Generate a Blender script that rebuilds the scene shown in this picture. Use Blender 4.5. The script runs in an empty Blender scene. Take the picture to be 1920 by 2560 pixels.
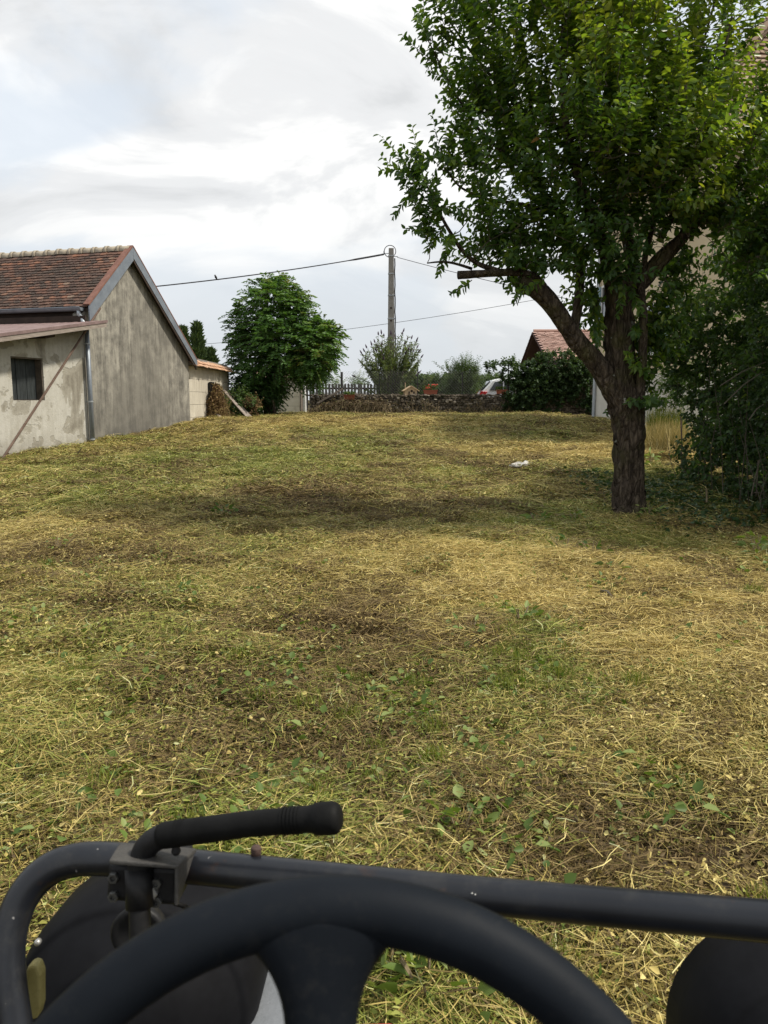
import bpy, bmesh, math, random
import numpy as np
from mathutils import Vector, Matrix, Euler

random.seed(7)
RNG = np.random.default_rng(11)
SC = bpy.context.scene
R = math.radians

# ------------------------------------------------------------------ camera, sky, sun, exposure
F, CXP, CYP = 1934.0, 960.0, 1280.0          # focal length and centre in pixels of the 1920x2560 photograph
PITCH, EYE = R(8.24), 1.45
cam_d = bpy.data.cameras.new('camera')
cam = bpy.data.objects.new('camera', cam_d)
SC.collection.objects.link(cam)
cam.location = (0, 0, EYE)
cam.rotation_euler = (R(90) - PITCH, 0, 0)
cam_d.sensor_fit = 'VERTICAL'
cam_d.sensor_height = 24.0
cam_d.lens = 24.0 * F / 2560.0
cam_d.clip_start, cam_d.clip_end = 0.02, 6000
cam_d.dof.use_dof = True
cam_d.dof.focus_distance = 12.0
cam_d.dof.aperture_fstop = 9.5
SC.camera = cam

SUN_EL, SUN_AZ = R(53), R(93)                # azimuth clockwise from +Y: the sun stands to the right
world = bpy.data.worlds.new('World')
SC.world = world
world.use_nodes = True


def make_world():
    nt = world.node_tree
    nt.nodes.clear()
    N, L = nt.nodes.new, nt.links.new
    out = N('ShaderNodeOutputWorld')
    bg = N('ShaderNodeBackground')
    bg.inputs['Strength'].default_value = 0.1
    sky = N('ShaderNodeTexSky')
    sky.sky_type = 'NISHITA'
    sky.sun_disc = False
    sky.sun_elevation = SUN_EL
    sky.sun_rotation = SUN_AZ
    sky.air_density, sky.dust_density, sky.ozone_density = 1.0, 2.0, 1.0
    tc = N('ShaderNodeTexCoord')
    sep = N('ShaderNodeSeparateXYZ')
    L(tc.outputs['Generated'], sep.inputs[0])

    def math_(op, a, b=None):
        m = N('ShaderNodeMath')
        m.operation = op
        for i, v in enumerate((a, b)):
            if v is None:
                continue
            if isinstance(v, (int, float)):
                m.inputs[i].default_value = v
            else:
                L(v, m.inputs[i])
        return m.outputs[0]
    zc = math_('ADD', math_('MAXIMUM', sep.outputs[2], 0.0), 0.42)
    comb = N('ShaderNodeCombineXYZ')
    L(math_('DIVIDE', sep.outputs[0], zc), comb.inputs[0])
    L(math_('DIVIDE', sep.outputs[1], zc), comb.inputs[1])

    def noise(scale, detail, rough, off, dist=0.0):
        mp = N('ShaderNodeMapping')
        mp.inputs['Location'].default_value = off
        mp.inputs['Rotation'].default_value = (0, 0, R(-35))
        mp.inputs['Scale'].default_value = (0.85, 1.25, 1)
        L(comb.outputs[0], mp.inputs[0])
        n = N('ShaderNodeTexNoise')
        n.inputs['Scale'].default_value = scale
        n.inputs['Detail'].default_value = detail
        n.inputs['Roughness'].default_value = rough
        n.inputs['Distortion'].default_value = dist
        L(mp.outputs[0], n.inputs['Vector'])
        return n.outputs['Fac']

    def ramp(fac, stops):
        r = N('ShaderNodeValToRGB')
        r.color_ramp.interpolation = 'EASE'
        while len(r.color_ramp.elements) < len(stops):
            r.color_ramp.elements.new(0.5)
        for e, (p, c) in zip(r.color_ramp.elements, stops):
            e.position = p
            e.color = (*c, 1) if len(c) == 3 else c
        L(fac, r.inputs[0])
        return r.outputs[0]

    def mix(fac, a, b):
        m = N('ShaderNodeMix')
        m.data_type = 'RGBA'
        if isinstance(fac, (int, float)):
            m.inputs[0].default_value = fac
        else:
            L(fac, m.inputs[0])
        for i, v in ((6, a), (7, b)):
            if isinstance(v, tuple):
                m.inputs[i].default_value = (*v, 1)
            else:
                L(v, m.inputs[i])
        return m.outputs[2]
    cover = ramp(noise(1.9, 8, 0.50, (1.3, 4.1, 0.2), 0.4), [(0.42, (0.0,) * 3), (0.54, (1.0,) * 3)])
    cover = math_('ADD', math_('MULTIPLY', cover, 0.75), 0.25)
    shade = noise(2.6, 9, 0.54, (7.4, 2.2, 3.0), 0.5)
    cloud = ramp(shade, [(0.36, (6.65, 6.78, 6.9)), (0.47, (8.0, 8.1, 8.2)), (0.55, (9.8, 9.8, 9.7)), (0.64, (10.9, 10.8, 10.6))])
    # thin veil: the blue of the sky shows faintly through the gaps of the cloud layer
    veil = mix(0.85, sky.outputs[0], (7.5, 8.25, 9.1))
    col = mix(cover, veil, cloud)
    low = ramp(math_('MAXIMUM', sep.outputs[2], 0.0), [(0.02, (1.0,) * 3), (0.30, (0.0,) * 3)])
    low = math_('MULTIPLY', low, 0.75)
    col = mix(low, col, (6.5, 6.8, 7.02))
    L(col, bg.inputs['Color'])
    L(bg.outputs[0], out.inputs[0])


make_world()
sun_d = bpy.data.lights.new('sun', 'SUN')
sun_d.energy = 4.3
sun_d.angle = R(5)
sun_d.color = (1.0, 0.93, 0.80)
sun = bpy.data.objects.new('sun', sun_d)
SC.collection.objects.link(sun)
sdir = Vector((math.sin(SUN_AZ) * math.cos(SUN_EL), math.cos(SUN_AZ) * math.cos(SUN_EL), math.sin(SUN_EL)))
sun.rotation_euler = sdir.to_track_quat('Z', 'Y').to_euler()
sun.location = (20, 0, 30)
vs = SC.view_settings
vs.view_transform = 'Standard'
vs.look = 'None'
vs.exposure = 0.13
vs.gamma = 1.0
vs.use_curve_mapping = False
SC.cycles.use_denoising = True
SC.cycles.max_bounces = 6
SC.cycles.transparent_max_bounces = 6


# ------------------------------------------------------------------ helpers: picture <-> place
CP, SP = math.cos(PITCH), math.sin(PITCH)


def ray(px, py):
    u, v = (px - CXP) / F, (CYP - py) / F
    return np.array([u, CP + v * SP, -SP + v * CP])


def P(px, py, d):
    """point seen at a pixel, at world distance y = d"""
    r = ray(px, py)
    return Vector(r * (d / r[1])) + Vector((0, 0, EYE))


def PZ(px, py, z):
    """point seen at a pixel, at depth z along the lens axis"""
    return Vector(ray(px, py) * z) + Vector((0, 0, EYE))


def C2W(x, y, z):
    """lens frame (right, up, forward) to world"""
    return Vector((x, z * CP + y * SP, -z * SP + y * CP + EYE))


_gy = np.array([-50, 6, 9, 12, 15, 17.5, 20, 22, 25, 31, 60, 5000.])
_gz = np.array([0, 0.0, .16, .27, .36, .46, .67, .80, .84, .83, .84, .84])


def G0(x, y):
    return np.interp(y, _gy, _gz)


def _hash(ix, iy, s):
    h = np.sin(ix * 127.1 + iy * 311.7 + s * 74.7) * 43758.5453
    return h - np.floor(h)


def vnoise(x, y, s=0):
    ix, iy = np.floor(x), np.floor(y)
    fx, fy = x - ix, y - iy
    fx, fy = fx * fx * (3 - 2 * fx), fy * fy * (3 - 2 * fy)
    a, b = _hash(ix, iy, s), _hash(ix + 1, iy, s)
    c, d = _hash(ix, iy + 1, s), _hash(ix + 1, iy + 1, s)
    return a + (b - a) * fx + (c - a) * fy + (a - b - c + d) * fx * fy


def fbm(x, y, s=0, o=4):
    t, a, f, n = 0, .5, 1., 0
    for i in range(o):
        t = t + a * vnoise(x * f + i * 17.3, y * f - i * 9.1, s + i)
        n += a
        a *= .5
        f *= 2.03
    return t / n


def G(x, y):
    x, y = np.asarray(x, float), np.asarray(y, float)
    near = np.clip((40 - np.abs(y)) / 10, 0, 1)
    z = G0(x, y) + near * (.16 * (fbm(x * .7, y * .7, 3) - .5) + .11 * (fbm(x * 2.6, y * 2.6, 9, 3) - .5))
    return z


def PG(px, py):
    """point of the ground seen at a pixel"""
    r = ray(px, py)
    d = np.concatenate([np.arange(1, 12, .02), np.arange(12, 60, .05)])
    x, z = r[0] / r[1] * d, EYE + r[2] / r[1] * d
    k = np.argmax(z < G0(x, d))
    return Vector((x[k], d[k], float(G(x[k], d[k]))))


# ------------------------------------------------------------------ helpers: objects
COL = SC.collection.objects


def tag(o, label=None, cat=None, group=None, kind=None):
    if label: o['label'] = label
    if cat: o['category'] = cat
    if group: o['group'] = group
    if kind: o['kind'] = kind
    return o


def empty(name, loc=(0, 0, 0), rz=0.0, label=None, cat=None, group=None, parent=None):
    o = bpy.data.objects.new(name, None)
    o.empty_display_size = .1
    o.location = loc
    o.rotation_euler = (0, 0, rz)
    o.parent = parent
    COL.link(o)
    return tag(o, label, cat, group)


def link(name, me, m=None, parent=None, kind=None):
    o = bpy.data.objects.new(name, me)
    COL.link(o)
    if m is not None and not me.materials:
        for k in (m if isinstance(m, (list, tuple)) else [m]):
            me.materials.append(k)
    o.parent = parent
    if kind: o['kind'] = kind
    return o


def np_mesh(name, V, Q, attrs=None, smooth=False):
    """mesh from numpy: V (n,3), Q (m,k) faces of equal size"""
    V = np.ascontiguousarray(V, np.float32)
    Q = np.ascontiguousarray(Q, np.int32)
    me = bpy.data.meshes.new(name)
    k = Q.shape[1]
    me.vertices.add(len(V))
    me.vertices.foreach_set('co', V.ravel())
    me.loops.add(Q.size)
    me.loops.foreach_set('vertex_index', Q.ravel())
    me.polygons.add(len(Q))
    me.polygons.foreach_set('loop_start', np.arange(0, Q.size, k, dtype=np.int32))
    if smooth:
        me.polygons.foreach_set('use_smooth', np.ones(len(Q), bool))
    for n, a in (attrs or {}).items():
        at = me.attributes.new(n, 'FLOAT', 'POINT')
        at.data.foreach_set('value', np.ascontiguousarray(a, np.float32))
    me.update(calc_edges=True)
    me.validate()
    return me


class MB:
    """collects shapes and links them as ONE mesh object"""

    def __init__(s):
        s.v, s.f, s.mi, s.t = [], [], [], []

    def add(s, vs_, fs, mi=0, t=0.0):
        b = len(s.v)
        s.v += [tuple(p) for p in vs_]
        s.t += [t] * len(vs_)
        s.f += [tuple(b + i for i in f) for f in fs]
        s.mi += [mi] * len(fs)

    def box(s, c, d, rot=None, mi=0, t=0.0):
        h = Vector(d) / 2
        vs_ = [Vector((x * h.x, y * h.y, z * h.z)) for x in (-1, 1) for y in (-1, 1) for z in (-1, 1)]
        if rot is not None:
            vs_ = [rot @ p for p in vs_]
        c = Vector(c)
        s.add([c + p for p in vs_], [(0, 1, 3, 2), (4, 6, 7, 5), (0, 4, 5, 1), (2, 3, 7, 6), (0, 2, 6, 4), (1, 5, 7, 3)], mi, t)

    def bar(s, a, b, w, h, up=(0, 0, 1), mi=0, t=0.0):
        a, b = Vector(a), Vector(b)
        x = (b - a).normalized()
        y = Vector(up).cross(x)
        if y.length < 1e-5:
            y = Vector((1, 0, 0)).cross(x)
        y.normalize()
        z = x.cross(y)
        s.box((a + b) / 2, ((b - a).length, w, h), Matrix((x, y, z)).transposed(), mi, t)

    def tube(s, pts, rad, n=8, cap=True, mi=0, t=0.0, closed=False, jitter=None):
        pts = [Vector(p) for p in pts]
        if isinstance(rad, (int, float)):
            rad = [rad] * len(pts)
        m = len(pts)
        tang = []
        for i in range(m):
            if closed:
                d = pts[(i + 1) % m] - pts[i - 1]
            else:
                d = pts[min(i + 1, m - 1)] - pts[max(i - 1, 0)]
            tang.append(d.normalized() if d.length > 1e-9 else Vector((0, 0, 1)))
        ref = Vector((0, 0, 1)) if abs(tang[0].z) < .9 else Vector((1, 0, 0))
        nrm = (ref - tang[0] * ref.dot(tang[0])).normalized()
        vs_ = []
        for i in range(m):
            nrm = nrm - tang[i] * nrm.dot(tang[i])
            nrm.normalize()
            bi = tang[i].cross(nrm)
            for k in range(n):
                a = 2 * math.pi * k / n
                r = rad[i] * (jitter(i, k) if jitter else 1)
                vs_.append(pts[i] + (nrm * math.cos(a) + bi * math.sin(a)) * r)
        fs = []
        for i in range(m if closed else m - 1):
            j = (i + 1) % m
            for k in range(n):
                l = (k + 1) % n
                fs.append((i * n + k, i * n + l, j * n + l, j * n + k))
        if cap and not closed:
            fs.append(tuple(range(n - 1, -1, -1)))
            fs.append(tuple((m - 1) * n + k for k in range(n)))
        s.add(vs_, fs, mi, t)

    def prism(s, poly, off, mi=0, t=0.0):
        """polygon (3D points) swept by a vector"""
        poly = [Vector(p) for p in poly]
        n = len(poly)
        off = Vector(off)
        s.add(poly + [p + off for p in poly],
              [tuple(range(n - 1, -1, -1)), tuple(range(n, 2 * n))] +
              [(i, (i + 1) % n, n + (i + 1) % n, n + i) for i in range(n)], mi, t)

    def lathe(s, prof, n=24, mat=None, mi=0):
        """profile of (r, z) turned about z, placed by a matrix"""
        vs_ = [Vector((r * math.cos(2 * math.pi * k / n), r * math.sin(2 * math.pi * k / n), z)) for r, z in prof for k in range(n)]
        if mat is not None:
            vs_ = [mat @ p for p in vs_]
        fs = [(i * n + k, i * n + (k + 1) % n, (i + 1) * n + (k + 1) % n, (i + 1) * n + k) for i in range(len(prof) - 1) for k in range(n)]
        fs += [tuple(range(n - 1, -1, -1)), tuple((len(prof) - 1) * n + k for k in range(n))]
        s.add(vs_, fs, mi)

    def mesh(s, name, smooth=False):
        me = bpy.data.meshes.new(name)
        me.from_pydata(s.v, [], s.f)
        if any(s.mi):
            me.polygons.foreach_set('material_index', np.array(s.mi, np.int32))
        if any(s.t):
            at = me.attributes.new('tint', 'FLOAT', 'POINT')
            at.data.foreach_set('value', np.array(s.t, np.float32))
        bm = bmesh.new()
        bm.from_mesh(me)
        bmesh.ops.recalc_face_normals(bm, faces=bm.faces)
        bm.to_mesh(me)
        bm.free()
        if smooth:
            me.polygons.foreach_set('use_smooth', np.ones(len(me.polygons), bool))
        me.update()
        return me

    def build(s, name, m, parent=None, smooth=False, bevel=0.0, kind=None, seg=2):
        o = link(name, s.mesh(name, smooth), m, parent, kind)
        if bevel:
            b = o.modifiers.new('soft', 'BEVEL')
            b.width = bevel
            b.segments = seg
            b.limit_method = 'ANGLE'
            b.angle_limit = R(40)
        return o


# ------------------------------------------------------------------ materials
def lin(r, g, b):
    f = lambda c: (c / 255 / 12.92) if c / 255 <= .04045 else ((c / 255 + .055) / 1.055) ** 2.4
    return (f(r), f(g), f(b))


class NT:
    def __init__(s, name):
        s.m = bpy.data.materials.new(name)
        s.m.use_nodes = True
        s.t = s.m.node_tree
        s.t.nodes.clear()
        s.out = s.n('ShaderNodeOutputMaterial')

    def n(s, typ, **kw):
        q = s.t.nodes.new(typ)
        for k, v in kw.items():
            setattr(q, k, v)
        return q

    def l(s, a, b):
        if isinstance(a, (int, float)):
            b.default_value = a
        elif isinstance(a, tuple):
            b.default_value = (*a, 1) if len(a) == 3 and b.type == 'RGBA' else a
        else:
            s.t.links.new(a, b)

    def coord(s, kind='Object', scale=(1, 1, 1), loc=(0, 0, 0)):
        mp = s.n('ShaderNodeMapping')
        mp.inputs['Scale'].default_value = scale
        mp.inputs['Location'].default_value = loc
        if kind == 'World':
            s.l(s.n('ShaderNodeNewGeometry').outputs['Position'], mp.inputs[0])
        else:
            s.l(s.n('ShaderNodeTexCoord').outputs[kind], mp.inputs[0])
        return mp.outputs[0]

    def noise(s, vec, scale=5, detail=6, rough=.6, dist=0):
        q = s.n('ShaderNodeTexNoise')
        q.inputs['Scale'].default_value = scale
        q.inputs['Detail'].default_value = detail
        q.inputs['Roughness'].default_value = rough
        q.inputs['Distortion'].default_value = dist
        s.l(vec, q.inputs['Vector'])
        return q.outputs['Fac']

    def voro(s, vec, scale=5, feature='F1', out='Distance'):
        q = s.n('ShaderNodeTexVoronoi', feature=feature)
        q.inputs['Scale'].default_value = scale
        s.l(vec, q.inputs['Vector'])
        return q.outputs[out]

    def ramp(s, fac, stops, ease=False):
        r = s.n('ShaderNodeValToRGB')
        if ease: r.color_ramp.interpolation = 'EASE'
        while len(r.color_ramp.elements) < len(stops):
            r.color_ramp.elements.new(.5)
        for e, (p, c) in zip(r.color_ramp.elements, stops):
            e.position = p
            e.color = (*c, 1) if not isinstance(c, (int, float)) else (c, c, c, 1)
        s.l(fac, r.inputs[0])
        return r.outputs[0]

    def mix(s, fac, a, b, mode='MIX'):
        q = s.n('ShaderNodeMix', data_type='RGBA', blend_type=mode)
        s.l(fac, q.inputs[0])
        s.l(a, q.inputs[6])
        s.l(b, q.inputs[7])
        return q.outputs[2]

    def math(s, op, a, b=0.0, clamp=False):
        q = s.n('ShaderNodeMath', operation=op, use_clamp=clamp)
        s.l(a, q.inputs[0])
        s.l(b, q.inputs[1])
        return q.outputs[0]

    def attr(s, name, typ='GEOMETRY'):
        return s.n('ShaderNodeAttribute', attribute_name=name, attribute_type=typ).outputs['Fac']

    def bump(s, h, strength=.3, dist=.02):
        q = s.n('ShaderNodeBump')
        q.inputs['Strength'].default_value = strength
        q.inputs['Distance'].default_value = dist
        s.l(h, q.inputs['Height'])
        return q.outputs[0]

    def principled(s, col, rough=.8, metal=0., normal=None, spec=.3):
        q = s.n('ShaderNodeBsdfPrincipled')
        s.l(col, q.inputs['Base Color'])
        s.l(rough, q.inputs['Roughness'])
        q.inputs['Metallic'].default_value = metal
        q.inputs['Specular IOR Level'].default_value = spec
        if normal is not None: s.l(normal, q.inputs['Normal'])
        return q.outputs[0]

    def done(s, sh):
        s.l(sh, s.out.inputs[0])
        return s.m


def simple(name, stops, scale=6, rough=.8, metal=0., bump=.25, dist=.01, stretch=(1, 1, 1), spec=.3, detail=6, coord='Object'):
    t = NT(name)
    v = t.coord(coord, stretch)
    f = t.noise(v, scale, detail)
    f2 = t.noise(v, scale * 6, 4)
    c = t.ramp(t.math('ADD', t.math('MULTIPLY', f, .75), t.math('MULTIPLY', f2, .25)), stops)
    return t.done(t.principled(c, rough, metal, t.bump(t.math('ADD', f, f2), bump, dist) if bump else None, spec))


def leaf_mat(name, stops, trans=.35, rough=.45, spec=.4, warm=(1.25, 1.3, .5)):
    t = NT(name)
    c = t.ramp(t.attr('tint'), stops)
    p = t.principled(c, rough, 0, None, spec)
    tr = t.n('ShaderNodeBsdfTranslucent')
    t.l(t.mix(1.0, c, warm, 'MULTIPLY'), tr.inputs[0])
    mx = t.n('ShaderNodeMixShader')
    mx.inputs[0].default_value = trans
    t.l(p, mx.inputs[1])
    t.l(tr.outputs[0], mx.inputs[2])
    return t.done(mx.outputs[0])


def tile_mat(name, stops, use_object):
    t = NT(name)
    rnd = t.n('ShaderNodeObjectInfo').outputs['Random'] if use_object else t.attr('tint')
    v = t.coord('World')
    f = t.noise(v, 9, 6)
    c = t.ramp(rnd, stops)
    big = t.noise(v, 1.1, 4)
    c = t.mix(t.ramp(big, [(.42, 0.), (.62, .62)]), c, (.045, .034, .028))
    c = t.mix(t.ramp(t.noise(v, 38, 4), [(.5, 0.), (.75, .45)]), c, (.30, .27, .21))
    return t.done(t.principled(c, .85, 0, t.bump(f, .35, .008)))


def streaked(name, light, dark, mid, base_stain=None):
    """old render with rain streaks running down the wall"""
    t = NT(name)
    v = t.coord('Object')
    st = t.noise(t.coord('Object', (4.2, 4.2, .34)), 1.3, 12, .78, .7)
    st2 = t.noise(t.coord('Object', (19, 19, .5)), 1.2, 8, .75, .3)
    big = t.noise(v, .62, 6, .55, .4)
    mot = t.noise(v, 3.2, 9, .68)
    fine = t.noise(v, 34, 5)
    m1 = t.math('ADD', t.math('MULTIPLY', st, .50), t.math('MULTIPLY', st2, .14))
    m1 = t.math('ADD', m1, t.math('MULTIPLY', mot, .36))
    c = t.ramp(m1, [(.40, dark), (.475, mid), (.55, light)])
    c = t.mix(t.ramp(big, [(.40, 0.), (.60, .65)]), c, t.mix(st2, dark, mid))
    c = t.mix(t.ramp(st2, [(.55, 0.), (.64, .6)]), c, dark)
    c = t.mix(t.ramp(fine, [(.35, .0), (.8, .3)]), c, dark)
    if base_stain:
        z = t.n('ShaderNodeSeparateXYZ')
        t.l(t.coord('Object'), z.inputs[0])
        zz = t.math('ADD', z.outputs[2], t.math('MULTIPLY', t.noise(v, 1.8, 6), 1.3))
        c = t.mix(t.ramp(t.math('MULTIPLY', zz, .30), [(.14, .8), (.55, 0.)]), c, base_stain)
        lo = t.math('ADD', z.outputs[2], t.math('MULTIPLY', t.noise(v, 3.5, 6, .7), .7))
        c = t.mix(t.ramp(lo, [(.36, .8), (.46, 0.)]), c, light)
    return t.done(t.principled(c, .92, 0, t.bump(fine, .3, .01), .15))


def patchy(name, pale, mid, dark):
    """old lime render with flaked patches"""
    t = NT(name)
    v = t.coord('Object')
    a = t.noise(v, .9, 9, .55, .5)
    c = t.ramp(a, [(.40, dark), (.455, mid), (.462, pale), (.58, pale), (.60, mid), (.66, dark)])
    st = t.noise(t.coord('Object', (7, 7, .5)), 1.3, 8, .72)
    c = t.mix(t.ramp(st, [(.46, 0.), (.62, .5)]), c, mid)
    edge = t.math('ABSOLUTE', t.math('SUBTRACT', a, .459))
    c = t.mix(t.ramp(edge, [(.0015, .6), (.006, 0.)]), c, dark)
    c = t.mix(t.ramp(t.noise(v, 5, 9, .72), [(.48, 0.), (.68, .65)]), c, mid)
    c = t.mix(t.ramp(t.noise(v, 11, 6, .7), [(.60, 0.), (.70, .7)]), c, dark)
    z = t.n('ShaderNodeSeparateXYZ')
    t.l(t.coord('Object'), z.inputs[0])
    lo = t.math('ADD', z.outputs[2], t.math('MULTIPLY', t.noise(v, 3, 6), .8))
    c = t.mix(t.ramp(t.math('MULTIPLY', lo, .6), [(.15, .6), (.45, 0.)]), c, dark)
    c = t.mix(t.ramp(t.math('MULTIPLY', lo, .3), [(.72, 0.), (.86, .6)]), c, dark)
    h = t.math('ADD', t.noise(v, 30, 5), t.math('MULTIPLY', t.ramp(a, [(.455, 0.), (.463, 1.), (.58, 1.), (.60, 0.)]), 1.2))
    return t.done(t.principled(c, .92, 0, t.bump(h, .5, .012), .15))


M = {}
M['gable'] = streaked('grey cement render', (.37, .35, .30), (.088, .083, .075), (.21, .198, .171), (.095, .09, .081))
M['leanto'] = patchy('flaking lime render', (.47, .455, .41), (.34, .32, .27), (.20, .182, .148))
M['strip'] = simple('cream render', [(.3, (.42, .39, .31)), (.7, (.56, .53, .45))], 3)
M['blockwall'] = streaked('grey concrete block', (.62, .58, .49), (.36, .32, .26), (.52, .48, .40))
M['pale_wall'] = simple('pale lime block', [(.3, (.50, .46, .34)), (.5, (.60, .56, .44)), (.7, (.66, .63, .53))], 2.2)
M['mortar'] = simple('mortar', [(.3, (.10, .085, .07)), (.7, (.17, .15, .125))], 9)
M['zinc'] = simple('weathered zinc', [(.3, (.15, .17, .20)), (.7, (.25, .28, .315))], 4, .45, .35, .05)
M['zinc_pale'] = simple('pale zinc', [(.3, (.34, .37, .40)), (.7, (.48, .51, .54))], 5, .4, .35, .05)
M['rust_strip'] = simple('rust red flashing', [(.3, (.13, .06, .045)), (.7, (.24, .12, .09))], 8, .7)
M['brown_sheet'] = simple('brown roofing sheet', [(.3, (.13, .085, .08)), (.7, (.25, .18, .17))], 5, .5, 0, .1)
M['old_wood'] = simple('weathered board', [(.3, (.16, .13, .11)), (.7, (.36, .31, .27))], 4, .85, 0, .3, .01, (1, 1, 8))
M['dark_wood'] = simple('dark timber', [(.3, (.02, .014, .011)), (.7, (.06, .04, .03))], 4, .8)
M['shutter_dark'] = simple('grey painted plank', [(.3, (.012, .015, .016)), (.7, (.05, .058, .06))], 3, .7, 0, .3, .01, (8, 8, 1))
M['reveal'] = simple('grubby reveal', [(.3, (.06, .05, .042)), (.7, (.15, .125, .10))], 6)
M['rusty_iron'] = simple('rusty iron', [(.3, (.085, .055, .043)), (.7, (.20, .14, .11))], 12, .75)
RT = [(.0, (0.042, 0.0256, 0.0216)), (.3, (0.0714, 0.04, 0.032)), (.6, (0.105, 0.0544, 0.04)), (.85, (0.1428, 0.0664, 0.0448)), (.96, (0.21, 0.092, 0.0544)), (1., (0.2184, 0.152, 0.112))]
M['tile_o'] = tile_mat('old clay tile', RT, True)
M['tile_s'] = tile_mat('old clay tile joined', RT, False)
M['ridge'] = simple('ridge tile and mortar', [(.3, (.24, .20, .15)), (.7, (.42, .37, .29))], 6)
CT = [(0., (.34, .19, .11)), (.5, (.47, .27, .16)), (1., (.56, .37, .25))]


def clean_tile(name, stops, use_object):
    t = NT(name)
    rnd = t.n('ShaderNodeObjectInfo').outputs['Random'] if use_object else t.attr('tint')
    f = t.noise(t.coord('World'), 12, 5)
    c = t.mix(t.ramp(f, [(.45, 0.), (.8, .5)]), t.ramp(rnd, stops), (.2, .15, .11))
    return t.done(t.principled(c, .85, 0, t.bump(f, .3, .008)))


M['cope_o'] = clean_tile('new clay tile', CT, True)
M['cope_s'] = clean_tile('new clay tile joined', CT, False)
HT = [(0., (.19, .13, .09)), (.5, (.27, .19, .13)), (1., (.36, .27, .2))]
M['house_o'] = clean_tile('brown clay tile', HT, True)
M['house_s'] = clean_tile('brown clay tile joined', HT, False)
PT = [(0., (.35, .215, .175)), (.5, (.41, .27, .225)), (1., (.46, .31, .265))]
M['pink_o'] = clean_tile('pink clay tile', PT, True)
M['pink_s'] = clean_tile('pink clay tile joined', PT, False)
M['beige'] = simple('beige house render', [(.3, (.52, .42, .28)), (.7, (.64, .54, .38))], 1.5, .9, 0, .15)
M['plinth'] = simple('white plaster', [(.3, (.5, .47, .40)), (.7, (.66, .64, .58))], 2, .9)
M['blue_shutter'] = simple('blue grey paint', [(.3, (.20, .29, .36)), (.7, (.30, .39, .45))], 6, .6)
M['glass'] = simple('dark window glass', [(.4, (.02, .025, .03)), (.6, (.04, .045, .05))], 3, .08, 0, 0, spec=.6)
M['cream'] = simple('cream wall', [(.3, (.50, .44, .33)), (.7, (.60, .54, .42))], 2)
M['brown_soffit'] = simple('brown stained boards', [(.3, (.075, .04, .035)), (.7, (.13, .075, .065))], 5, .7, 0, .2, .01, (1, 9, 9))
M['concrete'] = simple('grey concrete', [(.3, (.17, .16, .145)), (.7, (.28, .265, .24))], 4)
M['black_cable'] = simple('black cable', [(.4, (.012, .012, .014)), (.6, (.025, .025, .028))], 9, .5, 0, 0)
M['grey_picket'] = simple('grey weathered picket', [(.3, (0.063, 0.0595, 0.056)), (.7, (0.133, 0.1225, 0.112))], 5, .85, 0, .3, .01, (8, 8, 1))
M['white_paint'] = simple('white painted post', [(.3, (.62, .62, .62)), (.7, (.8, .8, .8))], 3, .6)
M['stone_o'] = None
M['terracotta'] = simple('terracotta plastic', [(.3, (.24, .075, .045)), (.7, (.34, .11, .065))], 6, .7)
M['birdhouse'] = simple('pale wood', [(.3, (.42, .30, .18)), (.7, (.62, .48, .32))], 8, .8)
M['car_white'] = simple('white car paint', [(.4, (.72, .73, .75)), (.6, (.78, .79, .8))], 2, .25, 0, 0, spec=.5)
M['tail_red'] = simple('red lamp plastic', [(.4, (.45, .01, .015)), (.6, (.65, .03, .03))], 8, .2, 0, 0, spec=.6)
M['rubber'] = simple('rubber', [(.4, (.012, .012, .012)), (.6, (.03, .03, .03))], 14, .8)
M['wire'] = simple('galvanised wire', [(.4, (.13, .13, .125)), (.6, (.22, .22, .21))], 5, .5, .4, 0)
M['steel_dark'] = simple('dark steel post', [(.4, (.02, .02, .022)), (.6, (.05, .05, .05))], 5, .6)
M['plastic_bag'] = simple('white crumpled plastic', [(.3, (.36, .34, .31)), (.6, (.56, .55, .53))], 5, .5)


def stone_mat(name, use_object):
    t = NT(name)
    rnd = t.n('ShaderNodeObjectInfo').outputs['Random'] if use_object else t.attr('tint')
    v = t.coord('World')
    f = t.noise(v, 14, 6)
    c = t.ramp(rnd, [(0., (.05, .042, .034)), (.4, (.105, .085, .068)), (.85, (.17, .14, .11)), (1., (.34, .30, .25))])
    c = t.mix(t.ramp(f, [(.4, 0.), (.75, .7)]), c, (.06, .06, .035))
    return t.done(t.principled(c, .95, 0, t.bump(f, .6, .02), .1))


M['stone_o'], M['stone_s'] = stone_mat('field stone', True), stone_mat('field stone joined', False)


def bark_mat():
    t = NT('furrowed bark')
    v = t.coord('Object', (1, 1, .28))
    f = t.noise(v, 16, 9, .7, .8)
    cr = t.voro(t.mix(.12, t.coord('Object', (1, 1, .3)), t.n('ShaderNodeTexNoise').outputs['Color']), 19, 'DISTANCE_TO_EDGE')
    c = t.ramp(f, [(.3, (.018, .0135, .010)), (.5, (.060, .046, .034)), (.68, (.145, .115, .084))])
    c = t.mix(t.ramp(cr, [(.02, .45), (.12, 0.)]), c, (.015, .011, .008))
    c = t.mix(t.ramp(t.noise(t.coord('Object', (1, 1, .45)), 34, 6, .75), [(.52, 0.), (.7, .6)]), c, (.17, .135, .10))
    o = t.coord('Object')
    c = t.mix(t.ramp(t.noise(o, 3.1, 5), [(.50, 0.), (.66, .5)]), c, (.085, .085, .03))
    c = t.mix(t.ramp(t.noise(o, 7.5, 3), [(.70, 0.), (.73, .75)]), c, (.34, .34, .30))
    h = t.math('ADD', t.math('MULTIPLY', f, .8), t.ramp(cr, [(.0, 0.), (.3, 1.)]))
    return t.done(t.principled(c, .95, 0, t.bump(h, .9, .03), .12))


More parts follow.
